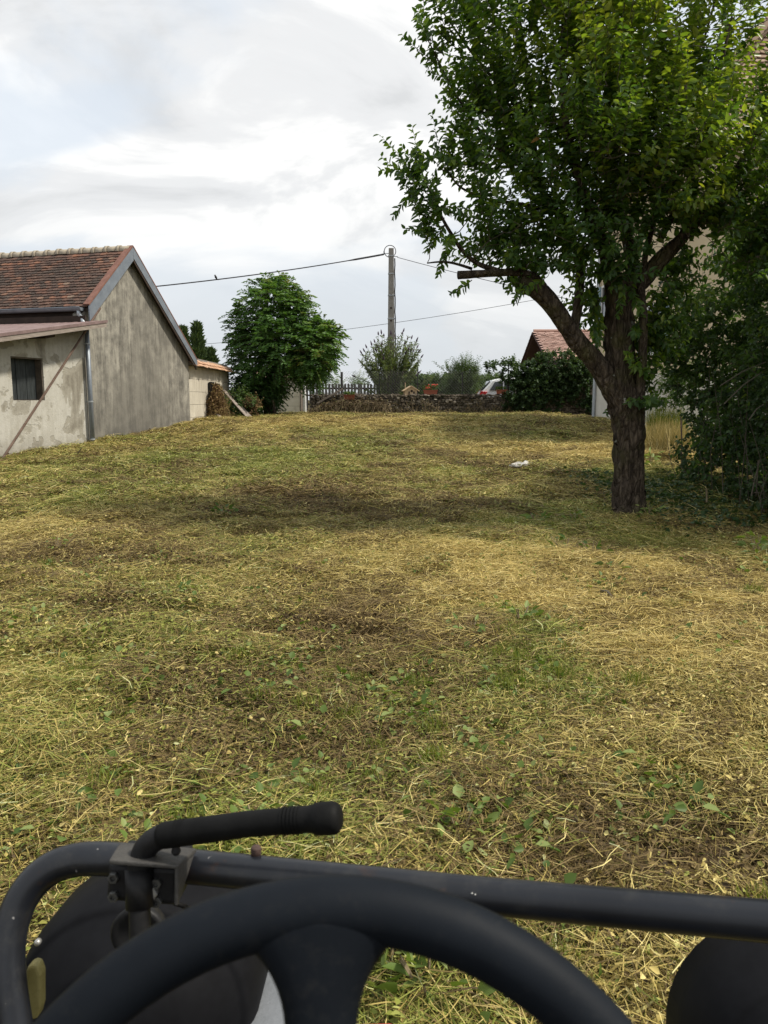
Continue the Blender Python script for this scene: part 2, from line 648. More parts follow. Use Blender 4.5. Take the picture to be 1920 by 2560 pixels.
M['bark'] = bark_mat()
M['twig'] = simple('twig bark', [(.3, (.05, .04, .03)), (.7, (.12, .1, .075))], 14)
M['twig_pale'] = simple('dry stem', [(.3, (.16, .12, .07)), (.7, (.30, .24, .15))], 14)
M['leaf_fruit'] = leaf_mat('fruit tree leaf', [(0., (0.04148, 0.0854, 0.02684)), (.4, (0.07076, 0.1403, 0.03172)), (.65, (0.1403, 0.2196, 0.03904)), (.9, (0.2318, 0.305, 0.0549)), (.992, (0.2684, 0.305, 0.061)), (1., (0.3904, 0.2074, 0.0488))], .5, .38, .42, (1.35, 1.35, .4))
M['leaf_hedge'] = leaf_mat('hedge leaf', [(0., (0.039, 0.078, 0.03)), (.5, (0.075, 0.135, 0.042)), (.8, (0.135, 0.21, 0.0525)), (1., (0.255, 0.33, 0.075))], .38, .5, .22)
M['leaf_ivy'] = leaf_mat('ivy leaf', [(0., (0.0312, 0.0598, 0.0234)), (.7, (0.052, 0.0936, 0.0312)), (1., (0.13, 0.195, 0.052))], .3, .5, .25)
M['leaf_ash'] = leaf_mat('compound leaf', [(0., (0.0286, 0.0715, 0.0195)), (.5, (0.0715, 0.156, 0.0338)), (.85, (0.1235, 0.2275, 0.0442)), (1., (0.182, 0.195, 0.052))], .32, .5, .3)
M['leaf_conifer'] = leaf_mat('conifer spray', [(0., (0.045, 0.078, 0.033)), (1., (0.105, 0.15, 0.0525))], .15, .6, .2)
M['leaf_bud'] = leaf_mat('narrow grey green leaf', [(0., (0.084, 0.12, 0.054)), (.6, (0.144, 0.186, 0.078)), (1., (0.228, 0.264, 0.108))], .4, .55, .3)
M['leaf_bush'] = leaf_mat('garden bush leaf', [(0., (.04, .08, .022)), (.6, (.08, .135, .03)), (1., (.14, .19, .045))], .32, .5, .3)
M['weed_leaf'] = leaf_mat('broad weed leaf', [(0., (.06, .105, .022)), (.5, (.12, .18, .04)), (.85, (.20, .26, .075)), (1., (.30, .34, .14))], .3, .5, .25)
M['dry_leaf'] = leaf_mat('dry leaf', [(0., (.10, .06, .035)), (.5, (.2, .13, .065)), (1., (.32, .25, .11))], .2, .8, .1, (1, 1, .8))
M['dry_bramble'] = leaf_mat('withered bramble', [(0., (.06, .045, .03)), (.5, (.13, .095, .06)), (.8, (.2, .15, .085)), (1., (.12, .13, .045))], .15, .85, .1, (1, 1, .8))
M['flower_dark'] = simple('faded flower spike', [(.3, (.05, .03, .06)), (.7, (.10, .07, .10))], 20)
M['flower_red'] = simple('red petals', [(.3, (.5, .05, .04)), (.7, (.7, .12, .09))], 20)
M['grass_blade'] = leaf_mat('grass blade', [(0., (.07, .11, .016)), (.5, (.14, .175, .026)), (.8, (.25, .25, .05)), (1., (.44, .36, .13))], .3, .55, .25)
M['straw_blade'] = leaf_mat('straw blade', [(0., (.16, .15, .05)), (.4, (.32, .26, .10)), (1., (.50, .39, .17))], .25, .65, .2, (1, 1, .8))

# ------------------------------------------------------------------ ground
BLOBS = {  # picture places of the turf's patches: (px, py, rx, ry, weight)
    'green': [(1290, 1620, 120, 75, 1.15), (1180, 1590, 80, 22, .5), (470, 1180, 330, 40, .25), (620, 1380, 260, 45, .15),
              (930, 1120, 120, 40, .45), (300, 1700, 330, 90, .12), (500, 1610, 300, 70, .12), (1390, 1320, 110, 26, .6),
              (1660, 1215, 130, 45, .7), (1300, 1180, 200, 20, .25), (1060, 2420, 230, 100, .75), (700, 2060, 330, 90, .2),
              (1180, 2080, 200, 60, .3), (1480, 1265, 240, 26, .4), (900, 1880, 200, 60, .1), (380, 1150, 220, 25, .3), (1850, 1660, 130, 45, .3),
              (1400, 1075, 260, 25, .35), (1500, 1480, 60, 25, .2), (1850, 1420, 60, 60, .35)],
    'brown': [(870, 1245, 180, 40, .85), (700, 1270, 240, 28, .22), (1120, 1260, 150, 38, .25), (750, 1640, 300, 100, .75),  # first blob: dark thatch that also paints in the fruit tree's shadow
              (160, 1390, 130, 28, .75), (860, 1850, 150, 26, 1.5), (560, 1300, 60, 12, .5), (1150, 1760, 120, 40, .3),
              (1500, 2090, 330, 70, .6), (1780, 2230, 260, 90, .7), (1300, 1940, 160, 40, .3), (860, 1530, 200, 60, .3), (1080, 1145, 70, 14, .45), (430, 1360, 220, 40, .2)],
    'pale': [(1450, 1140, 240, 40, .55), (230, 1290, 240, 35, .5), (1500, 1500, 520, 150, .55), (1200, 1410, 300, 60, .3), (700, 1060, 300, 14, .5),
             (1120, 1060, 260, 14, .3), (1850, 1600, 260, 120, .35), (1450, 1850, 220, 60, .2), (1640, 1130, 110, 25, .5)],
}


def blob_params(lst):
    out = []
    for px, py, rx, ry, w in lst:
        c, a, b = PG(px, py), PG(px, max(py - ry, 1042)), PG(px, py + ry)
        out.append((c.x, c.y, rx * c.y / F, max((a.y - b.y) / 2, .1), w))
    return out


FIELD = {k: blob_params(v) for k, v in BLOBS.items()}


def field(kind, x, y):
    t = np.zeros_like(x)
    jx, jy = (fbm(x * 1.7, y * 1.7, 31) - .5) * 1.1, (fbm(x * 1.7, y * 1.7, 47) - .5) * 1.1
    for cx, cy, rx, ry, w in FIELD[kind]:
        q = ((x + jx - cx) / rx) ** 2 + ((y + jy - cy) / ry) ** 2
        t += w * np.exp(-q * .8)
    return t


def turf(x, y):
    """share of green, of brown (thatch, painted tree shade) and of pale straw in the turf at a place"""
    n1, n2, n3 = fbm(x * .55, y * .55, 5), fbm(x * 1.9, y * 1.9, 15), fbm(x * .9, y * .9, 25)
    left = 1 / (1 + np.exp((x - .3) * .9))
    g = np.clip(.20 + .14 * left + 1.2 * (n1 - .5) + .7 * (n2 - .5) + field('green', x, y) - .8 * field('pale', x, y), 0, 1)
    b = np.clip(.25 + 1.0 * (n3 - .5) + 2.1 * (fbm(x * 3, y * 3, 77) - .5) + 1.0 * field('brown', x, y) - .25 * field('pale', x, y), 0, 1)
    p = np.clip(.35 + 1.0 * (fbm(x * .8, y * .8, 55) - .5) + field('pale', x, y), 0, 1)
    return g, b, p


def axis(lo, hi, step, far):
    a = list(np.arange(lo, hi + 1e-6, step))
    d, v = step, hi
    while v < far:
        d *= 1.35
        v += d
        a.append(v)
    d, v = step, lo
    while v > -far:
        d *= 1.35
        v -= d
        a.insert(0, v)
    return np.array(a)


def build_ground():
    xs, ys = axis(-9.5, 8.5, .11, 3000), axis(-1.5, 34, .11, 3500)
    X, Y = np.meshgrid(xs, ys)
    Z = G(X, Y)
    n, m = len(xs), len(ys)
    V = np.stack([X, Y, Z], -1).reshape(-1, 3)
    i = np.arange(n * m).reshape(m, n)
    Q = np.stack([i[:-1, :-1], i[:-1, 1:], i[1:, 1:], i[1:, :-1]], -1).reshape(-1, 4)
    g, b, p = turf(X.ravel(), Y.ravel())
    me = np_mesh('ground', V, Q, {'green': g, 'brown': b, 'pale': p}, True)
    t = NT('mown turf soil')
    v = t.coord('World')
    c = t.ramp(t.noise(v, 18, 8, .7), [(.3, (.022, .017, .007)), (.5, (.055, .042, .015)), (.7, (.12, .092, .03))])
    c = t.mix(t.math('MULTIPLY', t.attr('green'), .6), c, t.ramp(t.noise(v, 30, 6), [(.3, (.03, .036, .007)), (.7, (.075, .085, .015))]))
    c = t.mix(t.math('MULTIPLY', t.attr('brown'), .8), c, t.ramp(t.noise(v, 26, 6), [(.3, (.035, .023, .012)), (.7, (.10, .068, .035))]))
    m_ = t.done(t.principled(c, .95, 0, t.bump(t.noise(v, 40, 6), .6, .02), .1))
    o = link('ground', me, m_)
    tag(o, kind='structure')
    return o


build_ground()


# ------------------------------------------------------------------ scatter (geometry nodes) for turf only
def scatter(name, pos, rot, scl, vi, attrs, variants):
    coll = bpy.data.collections.new(name + '_kinds')
    for i, me in enumerate(variants):
        o = bpy.data.objects.new('%s_kind_%02d' % (name, i), me)
        coll.objects.link(o)
    me = bpy.data.meshes.new(name)
    me.vertices.add(len(pos))
    me.vertices.foreach_set('co', np.ascontiguousarray(pos, np.float32).ravel())

    def put(n, typ, key, a, dt):
        at = me.attributes.new(n, typ, 'POINT')
        at.data.foreach_set(key, np.ascontiguousarray(a, dt).ravel())
    put('rot', 'FLOAT_VECTOR', 'vector', rot, np.float32)
    put('scl', 'FLOAT', 'value', scl, np.float32)
    put('vi', 'INT', 'value', vi, np.int32)
    for k, a in attrs.items():
        put(k, 'FLOAT', 'value', a, np.float32)
    ng = bpy.data.node_groups.new(name, 'GeometryNodeTree')
    ng.interface.new_socket('Geometry', in_out='INPUT', socket_type='NodeSocketGeometry')
    ng.interface.new_socket('Geometry', in_out='OUTPUT', socket_type='NodeSocketGeometry')
    N, L = ng.nodes.new, ng.links.new
    gi, go = N('NodeGroupInput'), N('NodeGroupOutput')
    ci = N('GeometryNodeCollectionInfo')
    ci.inputs['Collection'].default_value = coll
    ci.inputs['Separate Children'].default_value = True
    ci.inputs['Reset Children'].default_value = True
    iop = N('GeometryNodeInstanceOnPoints')
    iop.inputs['Pick Instance'].default_value = True

    def named(n, typ):
        q = N('GeometryNodeInputNamedAttribute')
        q.data_type = typ
        q.inputs['Name'].default_value = n
        return q.outputs['Attribute']
    e2r = N('FunctionNodeEulerToRotation')
    L(named('rot', 'FLOAT_VECTOR'), e2r.inputs[0])
    L(gi.outputs[0], iop.inputs['Points'])
    L(ci.outputs[0], iop.inputs['Instance'])
    L(named('vi', 'INT'), iop.inputs['Instance Index'])
    L(e2r.outputs[0], iop.inputs['Rotation'])
    L(named('scl', 'FLOAT'), iop.inputs['Scale'])
    L(iop.outputs[0], go.inputs[0])
    o = link(name, me)
    md = o.modifiers.new('scatter', 'NODES')
    md.node_group = ng
    o['kind'] = 'stuff'
    return o


def strands(n, rad, lmin, lmax, wmin, wmax, hmax, tilt, rng, lean=.0, curl=.08):
    """thin curved blades lying about: arrays of vertices, quads and a random number per blade"""
    r = rad * np.sqrt(rng.random(n))
    a = rng.random(n) * 2 * np.pi
    c = np.stack([r * np.cos(a), r * np.sin(a), rng.random(n) ** 1.5 * hmax + .002], -1)
    th = rng.random(n) * 2 * np.pi
    el = rng.normal(lean, tilt, n)
    d = np.stack([np.cos(th) * np.cos(el), np.sin(th) * np.cos(el), np.sin(el)], -1)
    s = np.stack([-np.sin(th), np.cos(th), np.zeros(n)], -1)
    roll = rng.normal(0, .6, n)[:, None]
    s = s * np.cos(roll) + np.cross(d, s) * np.sin(roll)
    L = rng.uniform(lmin, lmax, n)[:, None]
    w = rng.uniform(wmin, wmax, n)[:, None] / 2
    bend = rng.normal(0, curl, n)[:, None] * L
    up = rng.normal(.0, curl * .6, n)[:, None] * L * np.array([0, 0, 1])
    p0, p2 = c - d * L / 2, c + d * L / 2
    p1 = c + np.cross(d, [0, 0, 1]) * bend + up
    V = np.stack([p0 - s * w, p0 + s * w, p1 + s * w, p1 - s * w, p2 + s * w * .35, p2 - s * w * .35], 1).reshape(-1, 3)
    V[:, 2] = np.maximum(V[:, 2], -.015)
    b = (np.arange(n) * 6)[:, None]
    Q = np.concatenate([b + np.array([0, 1, 2, 3]), b + np.array([3, 2, 4, 5])], 0)
    # dry straw over damp thatch, with lit tops and shaded depths painted into the tint
    tint = np.clip(.62 * rng.random(n) + .5 * (c[:, 2] / (hmax + .002)) ** .8 - .06, 0, 1)
    return V, Q, np.repeat(tint, 6), np.repeat(rng.random(n), 6)


def turf_mat(name, chips=False):
    t = NT(name)
    tint, pick = t.attr('tint'), t.attr('pick')
    green, brown, pale = (t.attr(k, 'INSTANCER') for k in ('green', 'brown', 'pale'))
    straw = t.ramp(tint, [(0., (.055, .042, .013)), (.35, (.17, .132, .036)), (.7, (.37, .30, .085)), (1., (.68, .58, .24))])
    gold = t.ramp(tint, [(0., (.08, .056, .016)), (.35, (.28, .20, .054)), (.7, (.51, .39, .125)), (1., (.78, .65, .29))])
    c = t.mix(pale, straw, gold)
    grn = t.ramp(tint, [(0., (.035, .046, .008)), (.35, (.11, .135, .021)), (.7, (.225, .245, .045)), (.93, (.36, .37, .10)), (1., (.50, .52, .28))])
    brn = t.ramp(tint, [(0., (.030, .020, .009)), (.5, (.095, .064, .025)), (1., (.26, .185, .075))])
    # a blade is green where the turf's green share exceeds its own random number; likewise brown
    isg = t.math('ADD', t.math('MULTIPLY', t.math('SUBTRACT', t.math('ADD', green, .30 if chips else .05), pick), 7.), .5, True)
    c = t.mix(isg, c, grn)
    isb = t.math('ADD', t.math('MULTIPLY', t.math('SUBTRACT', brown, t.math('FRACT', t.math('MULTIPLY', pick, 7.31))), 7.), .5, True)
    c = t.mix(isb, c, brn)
    p = t.principled(c, .65, 0, None, .25)
    tr = t.n('ShaderNodeBsdfTranslucent')
    t.l(c, tr.inputs[0])
    mx = t.n('ShaderNodeMixShader')
    mx.inputs[0].default_value = .12
    t.l(p, mx.inputs[1])
    t.l(tr.outputs[0], mx.inputs[2])
    return t.done(mx.outputs[0])


M['turf'] = turf_mat('cut grass and straw')
M['chips'] = turf_mat('chopped leaves', True)


def leaf_arrays(p, A, Nn, L, W, fold=.22, droop=.12):
    """two-sided folded leaves of six vertices: base p, axis A, normal N"""
    A = A / (np.linalg.norm(A, axis=1, keepdims=True) + 1e-9)
    S = np.cross(Nn, A)
    S /= (np.linalg.norm(S, axis=1, keepdims=True) + 1e-9)
    Nn = np.cross(A, S)
    L, W = np.asarray(L)[:, None], np.asarray(W)[:, None]
    f = fold * W
    V = np.stack([p,
                  p + A * L * .32 + S * W * .48 + Nn * f,
                  p + A * L * .70 + S * W * .36 + Nn * (f * .8 - droop * L * .4),
                  p + A * L - Nn * droop * L,
                  p + A * L * .70 - S * W * .36 + Nn * (f * .8 - droop * L * .4),
                  p + A * L * .32 - S * W * .48 + Nn * f], 1).reshape(-1, 3)
    b = (np.arange(len(p)) * 6)[:, None]
    Q = np.concatenate([b + np.array([0, 3, 2, 1]), b + np.array([0, 5, 4, 3])], 0)
    return V, Q


def unit(n, rng, up=0.0):
    v = rng.normal(size=(n, 3))
    v[:, 2] += up
    return v / (np.linalg.norm(v, axis=1, keepdims=True) + 1e-9)


def wedge(n, ylo, yhi, rng, marg=.8, xmin=-9.5, xmax=7.6):
    """points spread over the part of the field the photograph shows, with a margin"""
    ys = ylo + (yhi - ylo) * rng.random(n * 3)
    hw = .54 * ys + marg
    keep = rng.random(n * 3) < hw / hw.max()
    ys = ys[keep][:n]
    xs = (rng.random(len(ys)) * 2 - 1) * (.54 * ys + marg)
    ok = (xs > xmin) & (xs < xmax)
    return xs[ok], ys[ok]


# the barn's ground line, used to keep turf out of it
BA = np.array([-6.57, 17.3])
BU = np.array([.269, .963])
BN = np.array([.963, -.269])


def outside(x, y):
    q = (x - BA[0]) * BN[0] + (y - BA[1]) * BN[1]
    ok = ~((q < -.05) & (y < 22))
    ok &= ~((x < -5.45) & (y > 21))
    ok &= ~((x > 6.55) & (y > 17.4))
    ok &= y < 31.1
    return ok


def build_turf():
    rng = np.random.default_rng(5)

    def patch(nst, nch, big=1.0, straw=False):
        Vs, Qs, ts, ps, mi, b = [], [], [], [], [], 0
        for (V, Q, t, p), m in ((strands(int(nst * .95), .27, (.05 if straw else .018) * big, (.16 if straw else .075) * big, .0013 * big, (.0030 if straw else .0044) * big, .05, .14 if straw else .22, rng), 0),
                                (strands(int(nst * .13), .27, .07, .19 * big, .0013 * big, .0028 * big, .06, .14, rng), 0),
                                (strands(int(nst * .18), .27, .04 * big, .10 * big, .003 * big, .006 * big, .03, .38, rng, .35), 0)):
            Vs.append(V); Qs.append(Q + b); ts.append(t); ps.append(p); mi += [m] * len(Q); b += len(V)
        r = .27 * np.sqrt(rng.random(nch)); a = rng.random(nch) * 6.283
        p = np.stack([r * np.cos(a), r * np.sin(a), rng.random(nch) * .04 + .004], -1)
        A = unit(nch, rng) * np.array([1, 1, .35])
        V, Q = leaf_arrays(p, A, unit(nch, rng, 2.), rng.uniform(.010, .034, nch) * big, rng.uniform(.006, .020, nch) * big)
        Vs.append(V); Qs.append(Q + b); ts.append(np.repeat(rng.random(nch), 6)); ps.append(np.repeat(rng.random(nch), 6)); mi += [1] * len(Q)
        me = np_mesh('turf_patch', np.concatenate(Vs), np.concatenate(Qs), {'tint': np.concatenate(ts), 'pick': np.concatenate(ps)})
        me.materials.append(M['turf'])
        me.materials.append(M['chips'])
        me.polygons.foreach_set('material_index', np.array(mi, np.int32))
        return me
    variants = [patch(330, 240) for _ in range(5)] + [patch(230, 110, 1.5) for _ in range(4)]


    def heap(n, big):
        V, Q, t, p = strands(n, .24, .06 * big, .17 * big, .002 * big, .0045 * big, .02, .22, rng)
        c = V.reshape(-1, 6, 3).mean(1)
        lift = (.085 * np.exp(-(c[:, 0] ** 2 + c[:, 1] ** 2) / .018) * rng.uniform(.2, 1.15, n))[:, None]
        V = V.reshape(-1, 6, 3)
        V[:, :, 2] += lift
        me = np_mesh('hay_heap', V.reshape(-1, 3), Q, {'tint': t, 'pick': p})
        me.materials.append(M['turf'])
        return me
    variants += [heap(420, 1.) for _ in range(3)] + [heap(300, 1.5) for _ in range(3)]
    variants += [patch(400, 60, 1., True) for _ in range(4)] + [patch(300, 40, 1.4, True) for _ in range(3)]
    parts = []
    for n, lo, hi, vlo, vhi, s in ((420, 1.4, 9, 9, 12, 1.), (1500, 8, 31, 12, 15, 1.25)):
        x, y = wedge(n * 2, lo, hi, rng)
        k = rng.random(len(x)) < np.clip((fbm(x * .9 + 3, y * .9, 91) - .42) * 4, 0, 1)
        x, y = x[k], y[k]
        parts.append((x, y, rng.integers(vlo, vhi, len(x)), s * rng.uniform(.45, 1.25, len(x))))
    for n, lo, hi, vlo, vhi, s in ((1350, .8, 4.5, 0, 5, .9), (2900, 4.2, 9, 0, 5, 1.05), (4200, 8.5, 16, 5, 9, 1.15), (5200, 15, 31.2, 5, 9, 1.5)):
        x, y = wedge(n, lo, hi, rng)
        parts.append((x, y, rng.integers(vlo, vhi, len(x)), s * rng.uniform(.75, 1.25, len(x))))
    x, y, vi, sc = (np.concatenate(k) for k in zip(*parts))
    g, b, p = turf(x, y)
    bare = ((b > .93) & (rng.random(len(x)) < .8))
    keep = outside(x, y) & ~bare
    x, y, vi, sc, g, b, p = (k[keep] for k in (x, y, vi, sc, g, b, p))
    long_ = (rng.random(len(x)) < np.clip(p * 1.1 - .12, .1, .9)) & (vi < 9)
    vi = np.where(long_ & (vi < 5), rng.integers(15, 19, len(x)), np.where(long_, rng.integers(19, 22, len(x)), vi))
    z = G(x, y)
    sx = (G(x + .15, y) - G(x - .15, y)) / .3
    sy = (G(x, y + .15) - G(x, y - .15)) / .3
    rot = np.stack([np.arctan(sy), -np.arctan(sx), np.zeros_like(x)], -1)
    # tilt first, turn about the plant's own axis by choosing a random heading
    head = rng.random(len(x)) * 6.283
    rot = np.stack([rot[:, 0] * np.cos(head) + -rot[:, 1] * -np.sin(head), rot[:, 1] * np.cos(head) - rot[:, 0] * np.sin(head), head], -1)
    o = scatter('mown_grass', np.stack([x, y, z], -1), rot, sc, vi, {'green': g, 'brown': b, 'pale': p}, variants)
    tag(o, 'mown grass and drying straw covering the whole yard', 'grass')
    # upright tufts and broad leaved weeds in the greener places
    tv = []
    for k in range(4):
        n = 60
        V, Q, t, pk = strands(n, .07, .05, .13, .003, .006, .01, .3, rng, 1.05)
        V[:, 2] += .035
        me = np_mesh('grass_tuft', V, Q, {'tint': t * .85, 'pick': pk})
        me.materials.append(M['grass_blade'])
        tv.append(me)
    for k in range(4):
        n = 16
        a = rng.random(n) * 6.283
        r = .12 * np.sqrt(rng.random(n))
        pts = np.stack([r * np.cos(a), r * np.sin(a), rng.uniform(.02, .07, n)], -1)
        A = np.stack([np.cos(a), np.sin(a), rng.normal(.1, .3, n)], -1) + rng.normal(0, .4, (n, 3))
        V, Q = leaf_arrays(pts, A, unit(n, rng, 2.5), rng.uniform(.025, .055, n), rng.uniform(.022, .045, n), .15, .1)
        me = np_mesh('broad_weed', V, Q, {'tint': np.repeat(rng.random(n), 6)})
        me.materials.append(M['weed_leaf'])
        tv.append(me)
    x, y = wedge(9000, .9, 30, rng)
    x2, y2 = wedge(2200, .8, 6, rng)
    x, y = np.concatenate([x, x2]), np.concatenate([y, y2])
    g, b, p = turf(x, y)
    keep = outside(x, y) & (rng.random(len(x)) < np.clip(g * 1.1 - .42, .03, 1)) & (b < .9)
    x, y, g, b, p = x[keep], y[keep], g[keep], b[keep], p[keep]
    x3, y3 = wedge(420, .8, 7, rng)
    k3 = rng.random(len(x3)) < np.clip((fbm(x3 * 1.1, y3 * 1.1, 61) - .36) * 4, .05, 1)
    x3, y3 = x3[k3], y3[k3]
    g3, b3, p3 = turf(x3, y3)
    n0 = len(x)
    x, y, g, b, p = (np.concatenate(k) for k in ((x, x3), (y, y3), (g, g3), (b, b3), (p, p3)))
    n = len(x)
    vi = np.where((rng.random(n) < np.clip(.75 - .09 * y, .2, .7)) | (np.arange(n) >= n0), rng.integers(4, 8, n), rng.integers(0, 4, n))
    o = scatter('green_tufts', np.stack([x, y, G(x, y)], -1), np.stack([np.zeros(n), np.zeros(n), rng.random(n) * 6.28], -1),
                rng.uniform(.6, 1.15, n), vi, {'green': g, 'brown': b, 'pale': p}, tv)
    tag(o, 'short green tufts and broad leaved weeds left in the mown grass', 'weeds')


build_turf()


# ------------------------------------------------------------------ tiles on a slope
def pick_near(pts, n):
    """indices of the n pieces that show largest: inside the frame and near"""
    sc = []
    for i, p in enumerate(pts):
        d = p.y
        q = p - Vector((0, 0, EYE))
        zc = q.y * CP - q.z * SP
        u, v = CXP + F * q.x / zc, CYP - F * (q.z * CP + q.y * SP) / zc
        sc.append((0 if -20 < u < 1940 and -20 < v < 2580 else 1e4) + d)
    return set(np.argsort(sc)[:n].tolist())


def tile_mesh(w, l, th, rounded=True):
    mb = MB()
    b = [(-w / 2, 0), (w / 2, 0)]
    pts = [(-w / 2, l), (-w / 2, l * .1), (-w * .3, 0), (w * .3, 0), (w / 2, l * .1), (w / 2, l)] if rounded else [(-w / 2, l), (-w / 2, 0), (w / 2, 0), (w / 2, l)]
    mb.prism([(x, y, 0) for x, y in pts], (0, 0, th))
    return mb


def tile_slope(parent, origin, along, up, length, height, w, expo, mo, ms, nparts=300, th=.022, name='tile', world=None, cut=None, rng=None):
    """rows of plain tiles on a roof plane. origin = lower corner (parent space), along / up unit vectors in the plane"""
    rng = rng or np.random.default_rng(3)
    along, up = Vector(along).normalized(), Vector(up).normalized()
    nrm = along.cross(up).normalized()
    if nrm.z < 0: nrm = -nrm
    base = tile_mesh(w * .96, expo * 1.75, th)
    rows, cols = int(height / expo), int(length / w)
    items = []
    for r_ in range(rows):
        for c_ in range(cols + 1):
            a = (c_ + (.5 if r_ % 2 else 0.)) * w + rng.normal(0, w * .03)
            h = r_ * expo + rng.normal(0, expo * .07)
            if a > length - w * .3: continue
            if cut and not cut(a, h): continue
            items.append((Vector(origin) + along * a + up * h + nrm * .02, rng.normal(0, .02), R(-10.5) + rng.normal(0, .025), rng.random()))
    wpts = [(world @ it[0]) if world else it[0] for it in items]
    near = pick_near(wpts, nparts)
    me = base.mesh(name)
    me.materials.append(mo)
    bm_ = Matrix((along, up, nrm)).transposed()
    if along.cross(up).dot(nrm) < 0:
        bm_ = Matrix((-along, up, nrm)).transposed()
    rest = MB()
    for i, (p, rz, rx, t) in enumerate(items):
        m3 = bm_ @ Matrix.Rotation(rz, 3, 'Z') @ Matrix.Rotation(-rx, 3, 'X').transposed()
        if i in near:
            o = bpy.data.objects.new(name, me)
            COL.link(o)
            o.parent = parent
            o.matrix_basis = Matrix.Translation(p) @ m3.to_4x4()
        else:
            rest.add([p + m3 @ Vector(v) for v in base.v], base.f, 0, t + .001)
    if rest.v:
        rest.build('roof_tiles', ms, parent, kind='stuff')


# ------------------------------------------------------------------ barn
def ray_plane(px, py, p0, n):
    r = Vector(ray(px, py))
    o = Vector((0, 0, EYE))
    return o + r * ((Vector(p0) - o).dot(n) / r.dot(n))


def build_barn():
    th = math.atan2(BN[1], BN[0])
    z0 = .45
    barn = empty('barn', (BA[0], BA[1], z0), th, 'low grey rendered barn with old brown tiled roof and lean-to', 'barn')
    W = Matrix.Translation((BA[0], BA[1], z0)) @ Matrix.Rotation(th, 4, 'Z')
    Wi = W.inverted()
    n3 = Vector((BN[0], BN[1], 0))

    def loc(px, py, off=0.0):       # point of the gable plane seen at a pixel, in barn space
        return Wi @ ray_plane(px, py, Vector((BA[0], BA[1], 0)) + n3 * off, n3)
    apex, eL, eR = loc(318, 622), loc(209, 768), loc(478, 903)
    yB = 4.46
    zf = eL.z - .05
    sl = (apex.z - eL.z) / (apex.y - eL.y)
    sr = (eR.z - apex.z) / (eR.y - apex.y)
    zL, zR = apex.z - sl * apex.y, apex.z + sr * (yB - apex.y)
    t = .25
    D = 9.0
    # gable wall and the back wall, one part; front wall strip under the eaves another
    g = MB()
    g.prism([(0, 0, -.7), (0, yB, -.7), (0, yB, zR - .1), (0, apex.y, apex.z - .12), (0, 0, zL - .1)], (-t, 0, 0))
    g.build('gable_wall', M['gable'], barn)
    f = MB()
    f.box((-D / 2 - .13, .13, zf / 2 - .45), (D - .27, .24, zf + .5))
    f.build('front_wall', M['strip'], barn)
    f = MB()
    f.box((-D / 2 - .13, yB - .13, (zR - .2) / 2 - .4), (D - .27, .24, zR + .4))
    f.box((-D, yB / 2, 1.2), (.24, yB - .55, 3.2))
    f.build('back_wall', M['gable'], barn)
    # roof: deck, tiles, ridge tiles
    roof = empty('roof', (0, 0, 0), 0, parent=barn)
    ov = .13                        # verge overhang
    uL = Vector((0, apex.y - eL.y, apex.z - eL.z)).normalized()
    uR = Vector((0, apex.y - eR.y, apex.z - eR.z)).normalized()
    dk = MB()
    dk.prism([(ov - .04, eL.y + .02, eL.z - .02), (ov - .04, apex.y, apex.z - .03), (ov - .04, eR.y, eR.z - .03), (ov - .04, eR.y, eR.z - .09), (ov - .04, apex.y, apex.z - .09), (ov - .04, eL.y + .02, eL.z - .08)], (-D - .3, 0, 0))
    dk.build('roof_deck', M['dark_wood'], roof)
    tile_slope(roof, (ov - .1, eL.y, eL.z), (-1, 0, 0), uL, D, (apex - eL).length - .08, .158, .108, M['tile_o'], M['tile_s'], 300, world=W)
    bt = MB()
    for k in range(int((apex - eR).length / .155) - 1):
        p = eR + uR * (k * .155)
        bt.box((-D / 2, p.y, p.z + .02), (D, .2, .02), Matrix.Rotation(math.atan2(uR.z, uR.y), 3, 'X'))
    bt.build('roof_tiles', M['tile_s'], roof, kind='stuff')
    mr = MB()
    n = 9
    prof = [(math.cos(a) * .115, math.sin(a) * .105) for a in np.linspace(-.25, math.pi + .25, n)]
    for x0, x1, s in ((0, .33, 1.), (.0, .075, 1.22)):
        a = [(x0, y * s, z * s) for y, z in prof]
        b = [(x1, y * s, z * s) for y, z in prof]
        i_ = [(x0, y * s * .85, z * s * .85) for y, z in prof]
        j_ = [(x1, y * s * .85, z * s * .85) for y, z in prof]
        mr.add(a + b + i_ + j_, [(k, k + 1, n + k + 1, n + k) for k in range(n - 1)] + [(2 * n + k + 1, 2 * n + k, 3 * n + k, 3 * n + k + 1) for k in range(n - 1)] +
               [(k + 1, k, 2 * n + k, 2 * n + k + 1) for k in range(n - 1)] + [(n + k, n + k + 1, 3 * n + k + 1, 3 * n + k) for k in range(n - 1)])
    me = mr.mesh('ridge_tile', True)
    me.materials.append(M['ridge'])
    for k in range(26):
        o = bpy.data.objects.new('ridge_tile', me)
        COL.link(o)
        o.parent = roof
        o.location = (ov - .36 - k * .335, apex.y, apex.z - .035 + random.uniform(-.006, .006))
        o.rotation_euler = (random.uniform(-.03, .03), random.uniform(-.02, .02), random.uniform(-.02, .02))
    # verges: red flashing on top, zinc board in front
    vb = MB()
    vb.prism([(0, eL.y - .02, eL.z - .30), (0, eL.y - .02, eL.z + .02), (0, apex.y, apex.z + .03), (0, apex.y, apex.z - .27)], (.03, 0, 0))
    o = vb.build('verge_board', M['zinc'], barn); o.location.x = ov
    vb = MB()
    vb.prism([(0, apex.y + .004, apex.z - .22), (0, apex.y + .004, apex.z + .03), (0, eR.y + .05, eR.z + .02), (0, eR.y + .05, eR.z - .17)], (.03, 0, 0))
    o = vb.build('verge_board', M['zinc'], barn); o.location.x = ov
    vb = MB()
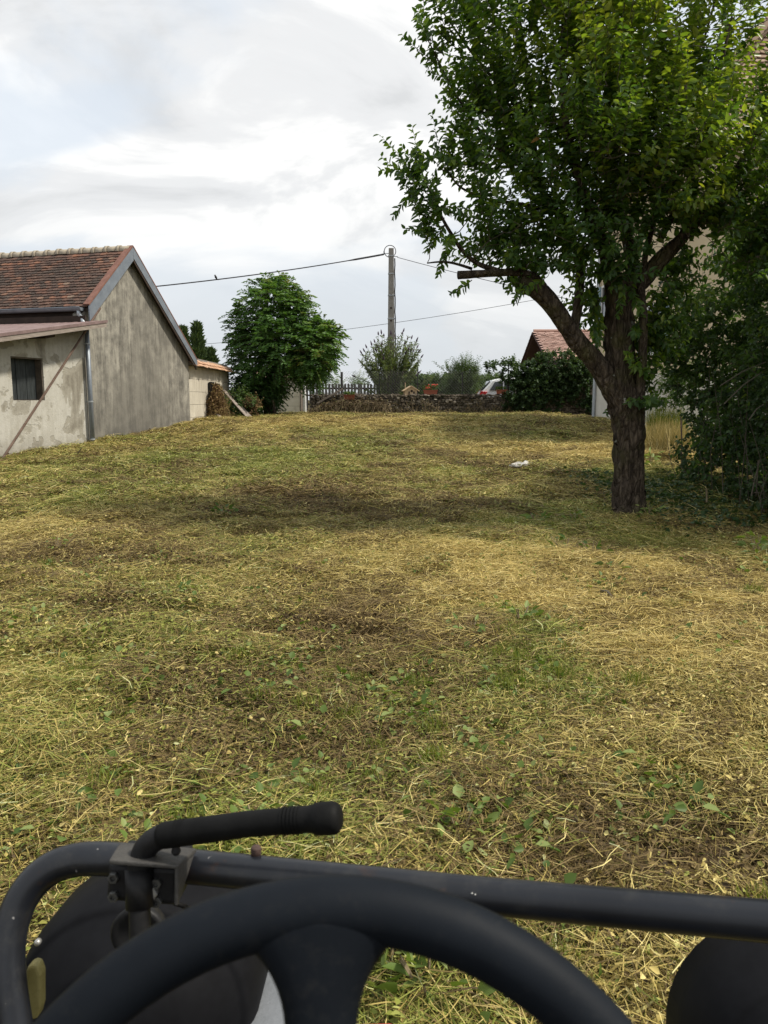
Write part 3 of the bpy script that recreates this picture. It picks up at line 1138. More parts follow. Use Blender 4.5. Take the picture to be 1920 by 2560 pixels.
    vb.prism([(0, apex.y + .004, apex.z - .29), (0, apex.y + .004, apex.z - .22), (0, eR.y + .02, eR.z - .18), (0, eR.y + .02, eR.z - .24)], (.03, 0, 0))
    o = vb.build('verge_trim', M['dark_wood'], barn); o.location.x = ov - .012
    vf = MB()
    vf.bar((ov - .04, eL.y - .03, eL.z + .05), (ov - .04, apex.y, apex.z + .06), .15, .035, (0, -uL.z, uL.y))
    vf.bar((ov - .04, apex.y + .004, apex.z + .055), (ov - .04, eR.y + .05, eR.z + .045), .15, .025, (0, uL.z, uL.y))
    vf.build('verge_flashing', M['rust_strip'], barn)
    # gutter, its end and the swan-necked downpipe
    gy, gz = eL.y - .085, eL.z - .015
    gt = MB()
    arc = [(math.cos(a) * .075, math.sin(a) * .075) for a in np.linspace(math.pi, 2 * math.pi, 9)]
    arc2 = [(y * .9, z * .9) for y, z in reversed(arc)]
    gt.prism([(ov - .12, gy + y, gz + z) for y, z in arc + arc2], (-D, 0, 0))
    gt.prism([(ov - .118, gy + y, gz + z) for y, z in arc], (.006, 0, 0))
    gt.tube([(ov - .12, gy - .077, gz + .002), (ov - .12 - D, gy - .077, gz + .002)], .011, 6)
    gt.build('gutter', M['zinc'], barn)
    fs = MB()
    fs.box((-D / 2 - .05, eL.y + .06, eL.z - .16), (D, .025, .2))
    fs.box((-D / 2 - .05, eL.y + .10, eL.z - .275), (D, .10, .03))
    fs.build('eaves_board', M['dark_wood'], barn)
    pw = loc(217, 830, .10)
    pb = loc(231, 1118, .10)
    px_ = .10
    dp = MB()
    dp.tube([(ov - .20, gy, gz - .06), (ov - .20, gy + .005, gz - .14), (ov - .16, gy + .05, gz - .21), (ov - .09, pw.y - .03, gz - .31), (px_, pw.y, gz - .38), (px_, pw.y, gz - .5)], .045, 12)
    dp.build('pipe_elbow', M['zinc_pale'], barn, True)
    dp = MB()
    dp.tube([(px_, pw.y, gz - .48), (px_, pw.y, -.2)], .05, 14)
    pipe = dp.build('downpipe', M['zinc'], barn, True)
    for zz in (2.2, .95, .12):
        c = MB()
        c.tube([(px_, pw.y, zz), (px_, pw.y, zz + .03)], .058, 14)
        c.box((px_ - .06, pw.y, zz + .015), (.08, .02, .02))
        c.build('pipe_clip', M['zinc_pale'], pipe)
    # lean-to on the near side
    top, low = loc(268, 803, .5), loc(2, 837, .5)
    slope = (top.z - low.z) / (top.y - low.y)
    yN = -5.6
    zt = lambda y: top.z + slope * (y - top.y)
    DL = 5.0
    mb = MB()
    w0, w1 = loc(27, 889), loc(107, 897)
    w2, w3 = loc(113, 1001), loc(33, 1001)
    wy0, wy1 = (w0.y + w3.y) / 2, (w1.y + w2.y) / 2
    wz0, wz1 = (w2.z + w3.z) / 2, (w0.z + w1.z) / 2
    wt, wl = .22, -.004             # lean-to wall flush with the gable
    for ya, yb, za, zb in ((yN, wy0, -.8, None), (wy1, -.004, -.8, None), (wy0, wy1, -.8, wz0), (wy0, wy1, wz1, None)):
        if zb is None:
            mb.prism([(wl, ya, za), (wl, yb, za), (wl, yb, zt(yb) - .1), (wl, ya, zt(ya) - .1)], (-wt, 0, 0))
        else:
            mb.prism([(wl, ya, za), (wl, yb, za), (wl, yb, zb), (wl, ya, zb)], (-wt, 0, 0))
    mb.build('lean_to_wall', M['leanto'], barn)
    mb = MB()
    mb.box((-DL / 2, yN + .1, zt(yN) / 2 - .45), (DL - .3, .2, zt(yN) + .6))
    mb.build('lean_to_wall', M['leanto'], barn)
    win = empty('window', (0, 0, 0), 0, parent=barn)
    rv = MB()
    rv.box((-.12, wy1 - .012, (wz0 + wz1) / 2), (.19, .03, wz1 - wz0 - .01))
    rv.box((-.12, (wy0 + wy1) / 2, wz1 - .013), (.19, wy1 - wy0 - .05, .03))
    rv.box((-.12, (wy0 + wy1) / 2, wz0 + .005), (.19, wy1 - wy0 - .05, .012))
    rv.build('frame', M['reveal'], win)
    pwid = (wy1 - wy0 - .04) / 3
    for k in range(3):
        p = MB()
        p.box((-.185 + .004 * (k % 2), wy0 + .02 + pwid * (k + .5), (wz0 + wz1) / 2), (.025, pwid - .016, wz1 - wz0 - .03))
        p.build('plank', M['shutter_dark'], win, bevel=.003)
    p = MB()
    p.box((-.212, (wy0 + wy1) / 2, (wz0 + wz1) / 2), (.012, wy1 - wy0, wz1 - wz0))
    p.build('backing', M['dark_wood'], win)
    rs = MB()                        # corrugated sheet, ribs running down the slope
    nx = 110
    xs = np.linspace(.5, .5 - DL, nx)
    yA, yZ = top.y, yN - .3
    vs_ = []
    for y in (yA, yZ):
        for k, x in enumerate(xs):
            vs_.append((x, y, zt(y) + (.022 if k % 4 in (1, 2) else 0)))
    vs2 = [(x, y, z - .006) for x, y, z in vs_]
    m = nx
    rs.add(vs_ + vs2, [(k, k + 1, m + k + 1, m + k) for k in range(m - 1)] + [(2 * m + k + 1, 2 * m + k, 3 * m + k, 3 * m + k + 1) for k in range(m - 1)] +
           [(0, m, 3 * m, 2 * m), (m - 1, 2 * m - 1, 4 * m - 1, 3 * m - 1)] + [(k + 1, k, 2 * m + k, 2 * m + k + 1) for k in range(m - 1)] + [(m + k, m + k + 1, 3 * m + k + 1, 3 * m + k) for k in range(m - 1)])
    rs.build('lean_to_roof', M['brown_sheet'], barn)
    fb = MB()
    fb.prism([(.465, top.y - .02, zt(top.y) - .125), (.465, top.y - .02, zt(top.y) - .008), (.465, yZ, zt(yZ) - .008), (.465, yZ, zt(yZ) - .125)], (.03, 0, 0))
    fb.build('verge_board', M['old_wood'], barn)
    fb = MB()
    fb.prism([(.497, top.y + .01, zt(top.y) - .03), (.497, top.y + .01, zt(top.y) + .028), (.497, yZ, zt(yZ) + .028), (.497, yZ, zt(yZ) - .03)], (.012, 0, 0))
    fb.build('roof_edge', M['brown_sheet'], barn)
    fb = MB()
    fb.prism([(.44, top.y - .06, zt(top.y) - .13), (.44, top.y - .06, zt(top.y) - .04), (-.2, top.y - .06, zt(top.y) - .04), (-.2, top.y - .06, zt(top.y) - .13)], (0, -.08, 0))
    fb.prism([(.4, wy1 - .1, zt(wy1) - .20), (.44, wy1 - .1, zt(wy1) - .04), (.002, wy1 - .1, zt(wy1) - .04), (.002, wy1 - .1, zt(wy1) - .20)], (0, -.28, -.05))
    fb.build('rafter_end', M['dark_wood'], barn)
    # flashing between lean-to and barn
    fl = MB()
    fl.box((-DL / 2 + .1, -.03, zt(0) + .08), (DL, .03, .12))
    fl.build('flashing', M['dark_wood'], barn)
    # rusty pole leaning across the lean-to wall
    pole = MB()
    a, b = W @ loc(-6, 1166, .16), W @ loc(251, 770, .17)
    pole.bar(a, b, .035, .035, (1, 0, 0))
    o = pole.build('iron_pole', M['rusty_iron'], bevel=.004)
    tag(o, 'rusty iron pole leaning diagonally across the lean-to wall of the barn', 'pole')
    # house behind, its roof corner just over the ridge
    nh = empty('neighbouring_house', (-17.8, 29, .84), 0, 'house behind the barn, only an orange roof corner showing above its ridge', 'house')
    crn = P(17, 648, 35.2) - Vector((-17.8, 35.2, .84))
    mb = MB()
    mb.box((crn.x - 3.4, 3.1, crn.z / 2 - .2), (6.2, 5.6, crn.z))
    mb.build('wall', M['cream'], nh)
    hr = empty('roof', (0, 0, 0), 0, parent=nh)
    rd = MB()
    rd.prism([(crn.x, 0, crn.z - .05), (crn.x - 3.4, 0, crn.z + 3.2), (crn.x - 6.8, 0, crn.z - .05), (crn.x - 6.8, 0, crn.z - .2), (crn.x - 3.4, 0, crn.z + 3.05), (crn.x, 0, crn.z - .2)], (0, 6.2, 0))
    rd.build('roof_deck', M['brown_soffit'], hr)
    Wn = Matrix.Translation((-17.8, 29, .84))
    tile_slope(hr, (crn.x, 0, crn.z), (0, 1, 0), (-1, 0, .956), 6.2, 4.4, .22, .2, M['cope_o'], M['cope_s'], 40, world=Wn)


build_barn()


# ------------------------------------------------------------------ block wall with tile coping
def build_block_wall():
    x0, ya, yb, zg, zt = -5.42, 21.75, 27.4, .80, 2.40
    w = empty('block_wall', (x0, ya, zg), 0, 'grey concrete block wall with orange tile coping beside the barn', 'wall')
    c = MB()
    c.box((-.1, (yb - ya) / 2, (zt - zg) / 2 - .2), (.17, yb - ya - .02, zt - zg + .36))
    c.build('core', M['mortar'], w)
    rng = np.random.default_rng(8)
    rows = 5
    h = (zt - zg + .2) / rows
    for r_ in range(rows):
        y = -.3 * (r_ % 2)
        while y < yb - ya:
            l = .6
            a, b = max(y, 0), min(y + l, yb - ya)
            if b - a > .06:
                m = MB()
                m.box((-.09 + rng.normal(0, .0025), (a + b) / 2, -.2 + h * (r_ + .5)), (.2, b - a - .007, h - .007))
                m.build('block', M['blockwall'], w, bevel=.004, seg=1)
            y += l
    W = Matrix.Translation((x0, ya, zg))
    cope = empty('coping', (0, 0, 0), 0, parent=w)
    m = MB()
    m.prism([(.17, -.1, zt - zg + .005), (-.10, -.1, zt - zg + .26), (-.37, -.1, zt - zg + .005)], (0, yb - ya + .2, 0))
    m.build('mortar_bed', M['mortar'], cope)
    tile_slope(cope, (.25, -.05, zt - zg - .03), (0, 1, 0), (-.35, 0, .29), yb - ya + .15, .40, .17, .15, M['cope_o'], M['cope_s'], 120, th=.016, world=W)
    tile_slope(cope, (-.45, -.05, zt - zg - .03), (0, 1, 0), (.35, 0, .29), yb - ya + .15, .40, .17, .15, M['cope_o'], M['cope_s'], 0, th=.016, world=W)
    # black plastic crate, weeds and planks leaning against it
    rng = np.random.default_rng(9)
    cr = MB()
    p0 = P(531, 975, 24.2)
    for k in range(4):
        cr.box((0, 0, .07 + k * .13), (.10, .30, .03))
    for s in (-1, 1):
        cr.box((.0, s * .14, .25), (.10, .035, .55))
    cr.box((-.06, 0, .25), (.02, .29, .52))
    o = cr.build('black_crate', M['rubber'])
    o.location = (x0 + .13, 24.2, p0.z - .28)
    o.rotation_euler = (0, R(-4), 0)
    tag(o, 'black plastic crate standing on end against the block wall', 'crate')
    for i, (a, b, lab) in enumerate((((555, 975), (622, 1046), 'pale weathered plank leaning off the block wall, the longer of two'),
                                     ((565, 977), (627, 1043), 'darker weathered plank leaning off the block wall behind the longer one'))):
        A, B = P(*a, 26.2 + i * .3), P(*b, 25.0 + i * .4)
        A.x = max(A.x, x0 + .05)
        m = MB()
        m.bar(A, B, .11, .03, (0, 0, 1))
        o = m.build('plank', M['old_wood'], bevel=.003)
        tag(o, lab, 'plank')
    A, B = P(533, 1028, 24), P(560, 1050, 23.2)
    m = MB()
    m.bar(A, B, .08, .03)
    tag(m.build('plank', M['old_wood']), 'short broken board lying among the dry weeds by the block wall', 'plank')


build_block_wall()


# ------------------------------------------------------------------ foliage
class Foliage:
    def __init__(s): s.p, s.a, s.n, s.L, s.W, s.t = [], [], [], [], [], []

    def add(s, p, a, n, L, W, t):
        for k, v in zip((s.p, s.a, s.n, s.L, s.W, s.t), (p, a, n, L, W, t)): k.append(np.asarray(v, float))

    def arrays(s):
        return [np.concatenate(k) for k in (s.p, s.a, s.n, s.L, s.W, s.t)]

    def build(s, name, m, parent, nparts=0, fold=.22, droop=.12, kind=None):
        p, a, n, L, W, t = s.arrays()
        idx = np.zeros(len(p), bool)
        if nparts:
            q = p - np.array([0, 0, EYE])
            zc = q[:, 1] * CP - q[:, 2] * SP
            u, v = CXP + F * q[:, 0] / zc, CYP - F * (q[:, 2] * CP + q[:, 1] * SP) / zc
            sc = np.where((u > 0) & (u < 1920) & (v > 0) & (v < 2560), 0, 1e3) + q[:, 1] - 20 * L
            idx[np.argsort(sc)[:nparts]] = True
            kinds = []
            for k in range(5):
                V, Q = leaf_arrays(np.zeros((1, 3)), np.array([[0, 1., 0]]), np.array([[0, 0, 1.]]), [1.], [.46 + .03 * k], fold, droop)
                me = np_mesh('leaf', V, Q, {'tint': np.full(6, .1 + .2 * k)})
                me.materials.append(m)
                kinds.append(me)
            pi = parent.matrix_basis.inverted() if parent else Matrix()
            for i in np.where(idx)[0]:
                y = Vector(a[i]).normalized()
                x = y.cross(Vector(n[i])).normalized()
                z = x.cross(y)
                o = bpy.data.objects.new('leaf', kinds[int(min(t[i], .89) * 5)])
                COL.link(o)
                o.parent = parent
                o.matrix_basis = pi @ (Matrix.Translation(p[i]) @ (Matrix((x, y, z)).transposed() * L[i]).to_4x4())
        k = ~idx
        V, Q = leaf_arrays(p[k], a[k], n[k], L[k], W[k], fold, droop)
        if parent:
            V = V - np.array(parent.location)
        me = np_mesh(name, V, Q, {'tint': np.repeat(t[k], 6)})
        return link(name, me, m, parent, kind)


def shoot_leaves(fo, base, dirn, length, nl, L, W, rng, tint, droop=.35, tw=None, rad=.004, curve=.25, mb_par=None):
    """a leafy shoot: a curved stem carrying leaves all along it"""
    d = Vector(dirn).normalized()
    side = Vector(rng.normal(size=3))
    side = (side - d * side.dot(d)).normalized()
    pts = [Vector(base) + d * (length * s) + (side * curve + Vector((0, 0, .12))) * (length * s * s) for s in (0, .33, .66, 1.)]
    if tw is not None:
        tw.tube(pts, [rad, rad * .8, rad * .6, rad * .3], 4, False)
    s = np.linspace(.06, 1, nl)
    P_ = np.array([np.interp(s, (0, .33, .66, 1), [p[k] for p in pts]) for k in range(3)]).T
    ax = np.array((pts[-1] - pts[0]).normalized())
    o1 = np.array(side)
    o2 = np.cross(ax, o1)
    an = np.arange(nl) * 2.4 + rng.random() * 6.28
    out = o1 * np.cos(an)[:, None] + o2 * np.sin(an)[:, None]
    A = ax * rng.uniform(.25, .8, nl)[:, None] + out * rng.uniform(.6, 1.1, nl)[:, None] + np.array([0, 0, -droop])
    Nn = unit(nl, rng, 1.1) + ax * .5
    ll = rng.uniform(.75, 1.15, nl) * L * (1 - .35 * s ** 3)
    fo.add(P_, A, Nn, ll, ll * W * rng.uniform(.85, 1.15, nl), np.clip(np.clip(tint + rng.normal(0, .16, nl), 0, .985) + .02 * (rng.random(nl) < .004), 0, 1))
    return pts


def blob_world(px, py, rx, ry, d):
    c = P(px, py, d)
    return c, rx * d / F, ry * d / F


# ------------------------------------------------------------------ the fruit tree
def build_fruit_tree():
    rng = np.random.default_rng(21)
    base = PG(1570, 1294)
    D = base.y
    tree = empty('fruit_tree', base, 0, 'old leafy fruit tree with thick forked trunk and sawn-off limb', 'tree')
    T = np.array(base)
    nodes = []

    def limb(name, pts, mb_n=20, jit=.10, lab=None):
        P3 = [P(px, py, D + dd) - base for px, py, dd, r in pts]
        rr = [r for *_, r in pts]
        s = np.arange(len(P3))
        m = max(2, int(sum((P3[i + 1] - P3[i]).length for i in range(len(P3) - 1)) / .035))
        ss = np.linspace(0, len(P3) - 1, m)
        # smooth path
        arr = np.array([list(p) for p in P3])
        fine = np.stack([np.interp(ss, s, arr[:, k]) for k in range(3)], -1)
        rad = np.interp(ss, s, rr)
        for _ in range(6):
            fine[1:-1] = (fine[:-2] + fine[1:-1] * 2 + fine[2:]) / 4
            rad[1:-1] = (rad[:-2] + rad[1:-1] * 2 + rad[2:]) / 4
        ph = rng.random() * 100
        ridge = rng.random(mb_n)
        J = lambda i, k: 1 + jit * (1.3 * (float(vnoise(np.array(k * .9 + ph), np.array(i * .22), 3)) - .5) + .9 * (float(vnoise(np.array(k * 2.3 + ph), np.array(i * .7), 8)) - .5)) + .06 * (ridge[k] - .5)
        mb = MB()
        mb.tube([Vector(p) for p in fine], list(rad * (.92 if name == 'trunk' else .93)), mb_n, True, jitter=J)
        o = mb.build(name, M['bark'], tree, True)
        if lab: o['label'] = lab
        for p, r in zip(fine[::3], rad[::3]): nodes.append((p + T, r))
        return o
    limb('trunk', [(1571, 1296, 0, .25), (1571, 1268, 0, .2), (1570, 1230, 0, .178), (1572, 1160, 0, .170), (1574, 1090, 0, .176), (1570, 1040, 0, .19), (1562, 1000, 0, .185),
                   (1552, 940, .02, .168), (1548, 860, .04, .165), (1549, 780, .06, .168), (1545, 725, .08, .15), (1535, 690, .1, .11)], 40, .24)
    limb('limb', [(1560, 1025, 0, .13), (1525, 960, -.02, .128), (1490, 905, -.05, .112), (1440, 852, -.1, .104), (1400, 790, -.15, .10), (1370, 750, -.18, .102), (1330, 715, -.2, .112), (1297, 708, -.22, .118)], 24, .14,
         'thick limb ending in a sawn-off stump')
    limb('limb', [(1595, 1030, -.05, .075), (1602, 960, -.12, .058), (1607, 880, -.15, .05), (1610, 800, -.15, .047), (1603, 730, -.1, .042), (1612, 640, 0, .034), (1640, 540, .1, .026), (1660, 430, .1, .02)], 14, .08)
    limb('limb', [(1560, 750, .08, .12), (1600, 705, .05, .105), (1650, 650, 0, .09), (1700, 600, -.05, .07), (1760, 530, -.1, .055), (1830, 440, -.1, .042), (1900, 330, -.1, .03), (1960, 200, 0, .02)], 16)
    limb('limb', [(1550, 745, .08, .10), (1585, 680, .2, .085), (1570, 600, .3, .07), (1545, 500, .35, .06), (1530, 380, .3, .05), (1540, 240, .3, .04), (1560, 80, .2, .03), (1570, -120, .2, .018)], 14)
    limb('limb', [(1537, 715, .08, .09), (1515, 640, -.1, .075), (1490, 560, -.25, .062), (1455, 470, -.35, .052), (1430, 380, -.4, .045), (1412, 300, -.4, .038), (1405, 180, -.3, .03), (1410, 20, -.3, .02)], 14)
    limb('limb', [(1432, 840, -.1, .06), (1445, 770, -.05, .055), (1452, 690, 0, .05), (1440, 620, .1, .045), (1400, 540, .15, .04), (1350, 470, .2, .036), (1335, 370, .2, .032), (1325, 220, .2, .027), (1300, 60, .2, .02), (1280, -80, .2, .012)], 12)
    limb('limb', [(1375, 745, -.18, .055), (1340, 690, -.25, .045), (1290, 680, -.3, .04), (1220, 683, -.35, .042), (1145, 688, -.4, .046)], 14, .1, 'cut side branch pointing away from the trunk')
    limb('limb', [(1260, 681, -.32, .03), (1190, 660, -.35, .026), (1150, 622, -.38, .022), (1110, 555, -.4, .018), (1080, 490, -.4, .013), (1058, 445, -.4, .008)], 8)
    limb('limb', [(1180, 672, -.35, .018), (1130, 655, -.4, .014), (1095, 654, -.42, .011), (1068, 658, -.44, .007)], 7, .05, 'bare dead branch')
    limb('limb', [(1345, 440, .2, .03), (1280, 400, .1, .024), (1200, 330, 0, .018), (1135, 230, -.05, .013), (1090, 140, -.1, .008), (1055, 70, -.1, .005)], 8)
    limb('limb', [(1330, 300, .2, .025), (1260, 230, .3, .02), (1170, 120, .3, .014), (1100, 20, .3, .008)], 8)
    limb('limb', [(1385, 530, .15, .03), (1300, 510, 0, .024), (1220, 500, -.1, .018), (1150, 470, -.15, .012), (1110, 420, -.2, .006)], 8)
    limb('limb', [(1520, 420, .35, .035), (1600, 330, .5, .028), (1690, 230, .6, .022), (1760, 100, .6, .015), (1800, -40, .6, .01)], 8)
    limb('limb', [(1650, 600, -.05, .04), (1720, 460, -.4, .03), (1760, 330, -.6, .024), (1800, 180, -.7, .016), (1830, 40, -.7, .01)], 8)
    limb('limb', [(1690, 415, -.3, .022), (1760, 418, -.45, .018), (1830, 380, -.5, .012)], 7)
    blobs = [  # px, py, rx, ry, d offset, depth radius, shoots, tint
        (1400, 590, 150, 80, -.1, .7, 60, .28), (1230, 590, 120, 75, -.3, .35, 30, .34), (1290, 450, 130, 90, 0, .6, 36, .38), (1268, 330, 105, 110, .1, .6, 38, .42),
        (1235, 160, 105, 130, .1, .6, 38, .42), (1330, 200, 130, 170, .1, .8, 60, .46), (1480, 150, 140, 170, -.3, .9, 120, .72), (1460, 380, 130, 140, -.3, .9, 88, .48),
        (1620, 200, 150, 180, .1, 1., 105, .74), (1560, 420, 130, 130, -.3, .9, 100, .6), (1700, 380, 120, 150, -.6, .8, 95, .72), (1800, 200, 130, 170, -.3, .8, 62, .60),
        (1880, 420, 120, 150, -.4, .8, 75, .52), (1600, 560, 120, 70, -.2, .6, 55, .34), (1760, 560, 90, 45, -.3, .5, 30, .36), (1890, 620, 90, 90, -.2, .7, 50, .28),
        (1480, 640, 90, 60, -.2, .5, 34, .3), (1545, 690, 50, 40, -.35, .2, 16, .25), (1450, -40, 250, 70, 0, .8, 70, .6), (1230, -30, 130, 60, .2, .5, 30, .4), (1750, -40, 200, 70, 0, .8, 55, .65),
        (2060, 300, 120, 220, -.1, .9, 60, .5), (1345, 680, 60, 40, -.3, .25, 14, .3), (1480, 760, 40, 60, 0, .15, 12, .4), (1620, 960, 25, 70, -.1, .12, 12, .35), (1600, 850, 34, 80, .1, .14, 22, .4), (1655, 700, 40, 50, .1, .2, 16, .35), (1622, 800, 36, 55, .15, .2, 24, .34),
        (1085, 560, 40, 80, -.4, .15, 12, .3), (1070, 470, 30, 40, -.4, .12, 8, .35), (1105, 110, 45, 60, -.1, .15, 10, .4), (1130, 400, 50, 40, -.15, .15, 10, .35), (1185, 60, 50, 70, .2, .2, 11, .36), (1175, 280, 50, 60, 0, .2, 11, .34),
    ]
    fo, tw = Foliage(), MB()
    centre = np.array(P(1545, 640, D))
    shoots = []
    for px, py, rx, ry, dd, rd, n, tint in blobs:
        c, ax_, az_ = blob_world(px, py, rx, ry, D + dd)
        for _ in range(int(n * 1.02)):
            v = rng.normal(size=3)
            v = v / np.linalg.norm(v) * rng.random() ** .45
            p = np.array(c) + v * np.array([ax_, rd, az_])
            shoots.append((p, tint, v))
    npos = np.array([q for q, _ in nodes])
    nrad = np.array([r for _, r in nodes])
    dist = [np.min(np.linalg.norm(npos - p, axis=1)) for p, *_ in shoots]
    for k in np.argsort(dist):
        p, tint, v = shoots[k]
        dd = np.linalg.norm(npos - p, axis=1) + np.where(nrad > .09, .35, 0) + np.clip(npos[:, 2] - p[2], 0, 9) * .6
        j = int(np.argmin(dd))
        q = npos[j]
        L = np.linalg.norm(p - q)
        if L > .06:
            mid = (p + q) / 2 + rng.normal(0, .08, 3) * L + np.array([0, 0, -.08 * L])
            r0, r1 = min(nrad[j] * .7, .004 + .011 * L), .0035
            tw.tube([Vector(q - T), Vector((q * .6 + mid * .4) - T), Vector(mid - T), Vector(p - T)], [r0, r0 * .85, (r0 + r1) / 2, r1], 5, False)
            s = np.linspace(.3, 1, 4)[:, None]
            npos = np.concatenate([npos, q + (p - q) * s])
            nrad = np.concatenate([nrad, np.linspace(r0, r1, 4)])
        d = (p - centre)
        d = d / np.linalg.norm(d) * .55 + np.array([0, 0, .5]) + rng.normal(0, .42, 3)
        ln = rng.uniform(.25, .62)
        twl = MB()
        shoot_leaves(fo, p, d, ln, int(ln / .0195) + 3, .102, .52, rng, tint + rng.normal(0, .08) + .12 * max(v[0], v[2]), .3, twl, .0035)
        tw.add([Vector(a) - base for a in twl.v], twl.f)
    # long whip shoots that break the outline
    for (x0_, y0, x1, y1, dd) in ((1110, 140, 1040, 55, -.1), (1130, 200, 1065, 185, -.05), (1105, 450, 1082, 440, -.3), (1115, 560, 1062, 635, -.4), (1150, 40, 1095, -20, .2), (1185, 350, 1110, 305, 0),
                                (1120, 610, 1100, 700, -.35), (1180, 700, 1130, 745, -.4), (1310, 700, 1290, 765, -.3), (1230, 80, 1180, -30, .2), (1140, 120, 1060, 60, 0), (1160, 420, 1100, 380, -.2), (1560, 700, 1550, 800, -.4), (1480, 690, 1475, 790, -.1), (1665, 700, 1700, 760, -.3)):
        a, b = P(x0_, y0, D + dd), P(x1, y1, D + dd - .05)
        twl = MB()
        ln = (b - a).length
        shoot_leaves(fo, np.array(a), b - a, ln, int(ln / .018) + 4, .09, .52, rng, .36, .35, twl, .005, .08)
        tw.add([Vector(q) - base for q in twl.v], twl.f)
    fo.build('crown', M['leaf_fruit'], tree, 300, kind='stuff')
    tw.build('twigs', M['twig'], tree, kind='stuff')


build_fruit_tree()


# ------------------------------------------------------------------ generic leafy masses
def leafy(name, blobs, m, label, cat, group=None, L=.08, W=.5, per=18, sl=.35, rng=None, stem=None, stemm='twig', nparts=0, droop=.3, up=.5, base=None, tintbase=.4, crown='crown', trunk='trunk', shell=.4):
    """blobs: (centre Vector, rx, ry, rz, number of shoots); stem: list of (points, radii)"""
    rng = rng or np.random.default_rng(abs(hash(label)) % 1000)
    root = empty(name, base, 0, label, cat, group)
    fo, tw = Foliage(), MB()
    for c, rx, ry, rz, n in blobs:
        for _ in range(n):
            v = rng.normal(size=3)
            v = v / np.linalg.norm(v) * rng.random() ** shell
            p = np.array(c) + v * np.array([rx, ry, rz])
            if p[2] < base[2] + .03: continue
            d = v * .7 + np.array([0, 0, up]) + rng.normal(0, .4, 3)
            ln = sl * rng.uniform(.6, 1.3)
            t2 = MB()
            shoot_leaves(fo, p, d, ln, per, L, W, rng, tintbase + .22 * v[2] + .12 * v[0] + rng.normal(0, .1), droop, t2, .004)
            tw.add([Vector(q) - Vector(base) for q in t2.v], t2.f)
    fo.build(crown, m, root, nparts, kind='stuff')
    for pts, rad in (stem or []):
        q = MB()
        q.tube([Vector(p) - Vector(base) for p in pts], rad, 9, True)
        q.build(trunk, M['bark'], root, True)
    tw.build('twigs', M[stemm], root, kind='stuff')
    return root


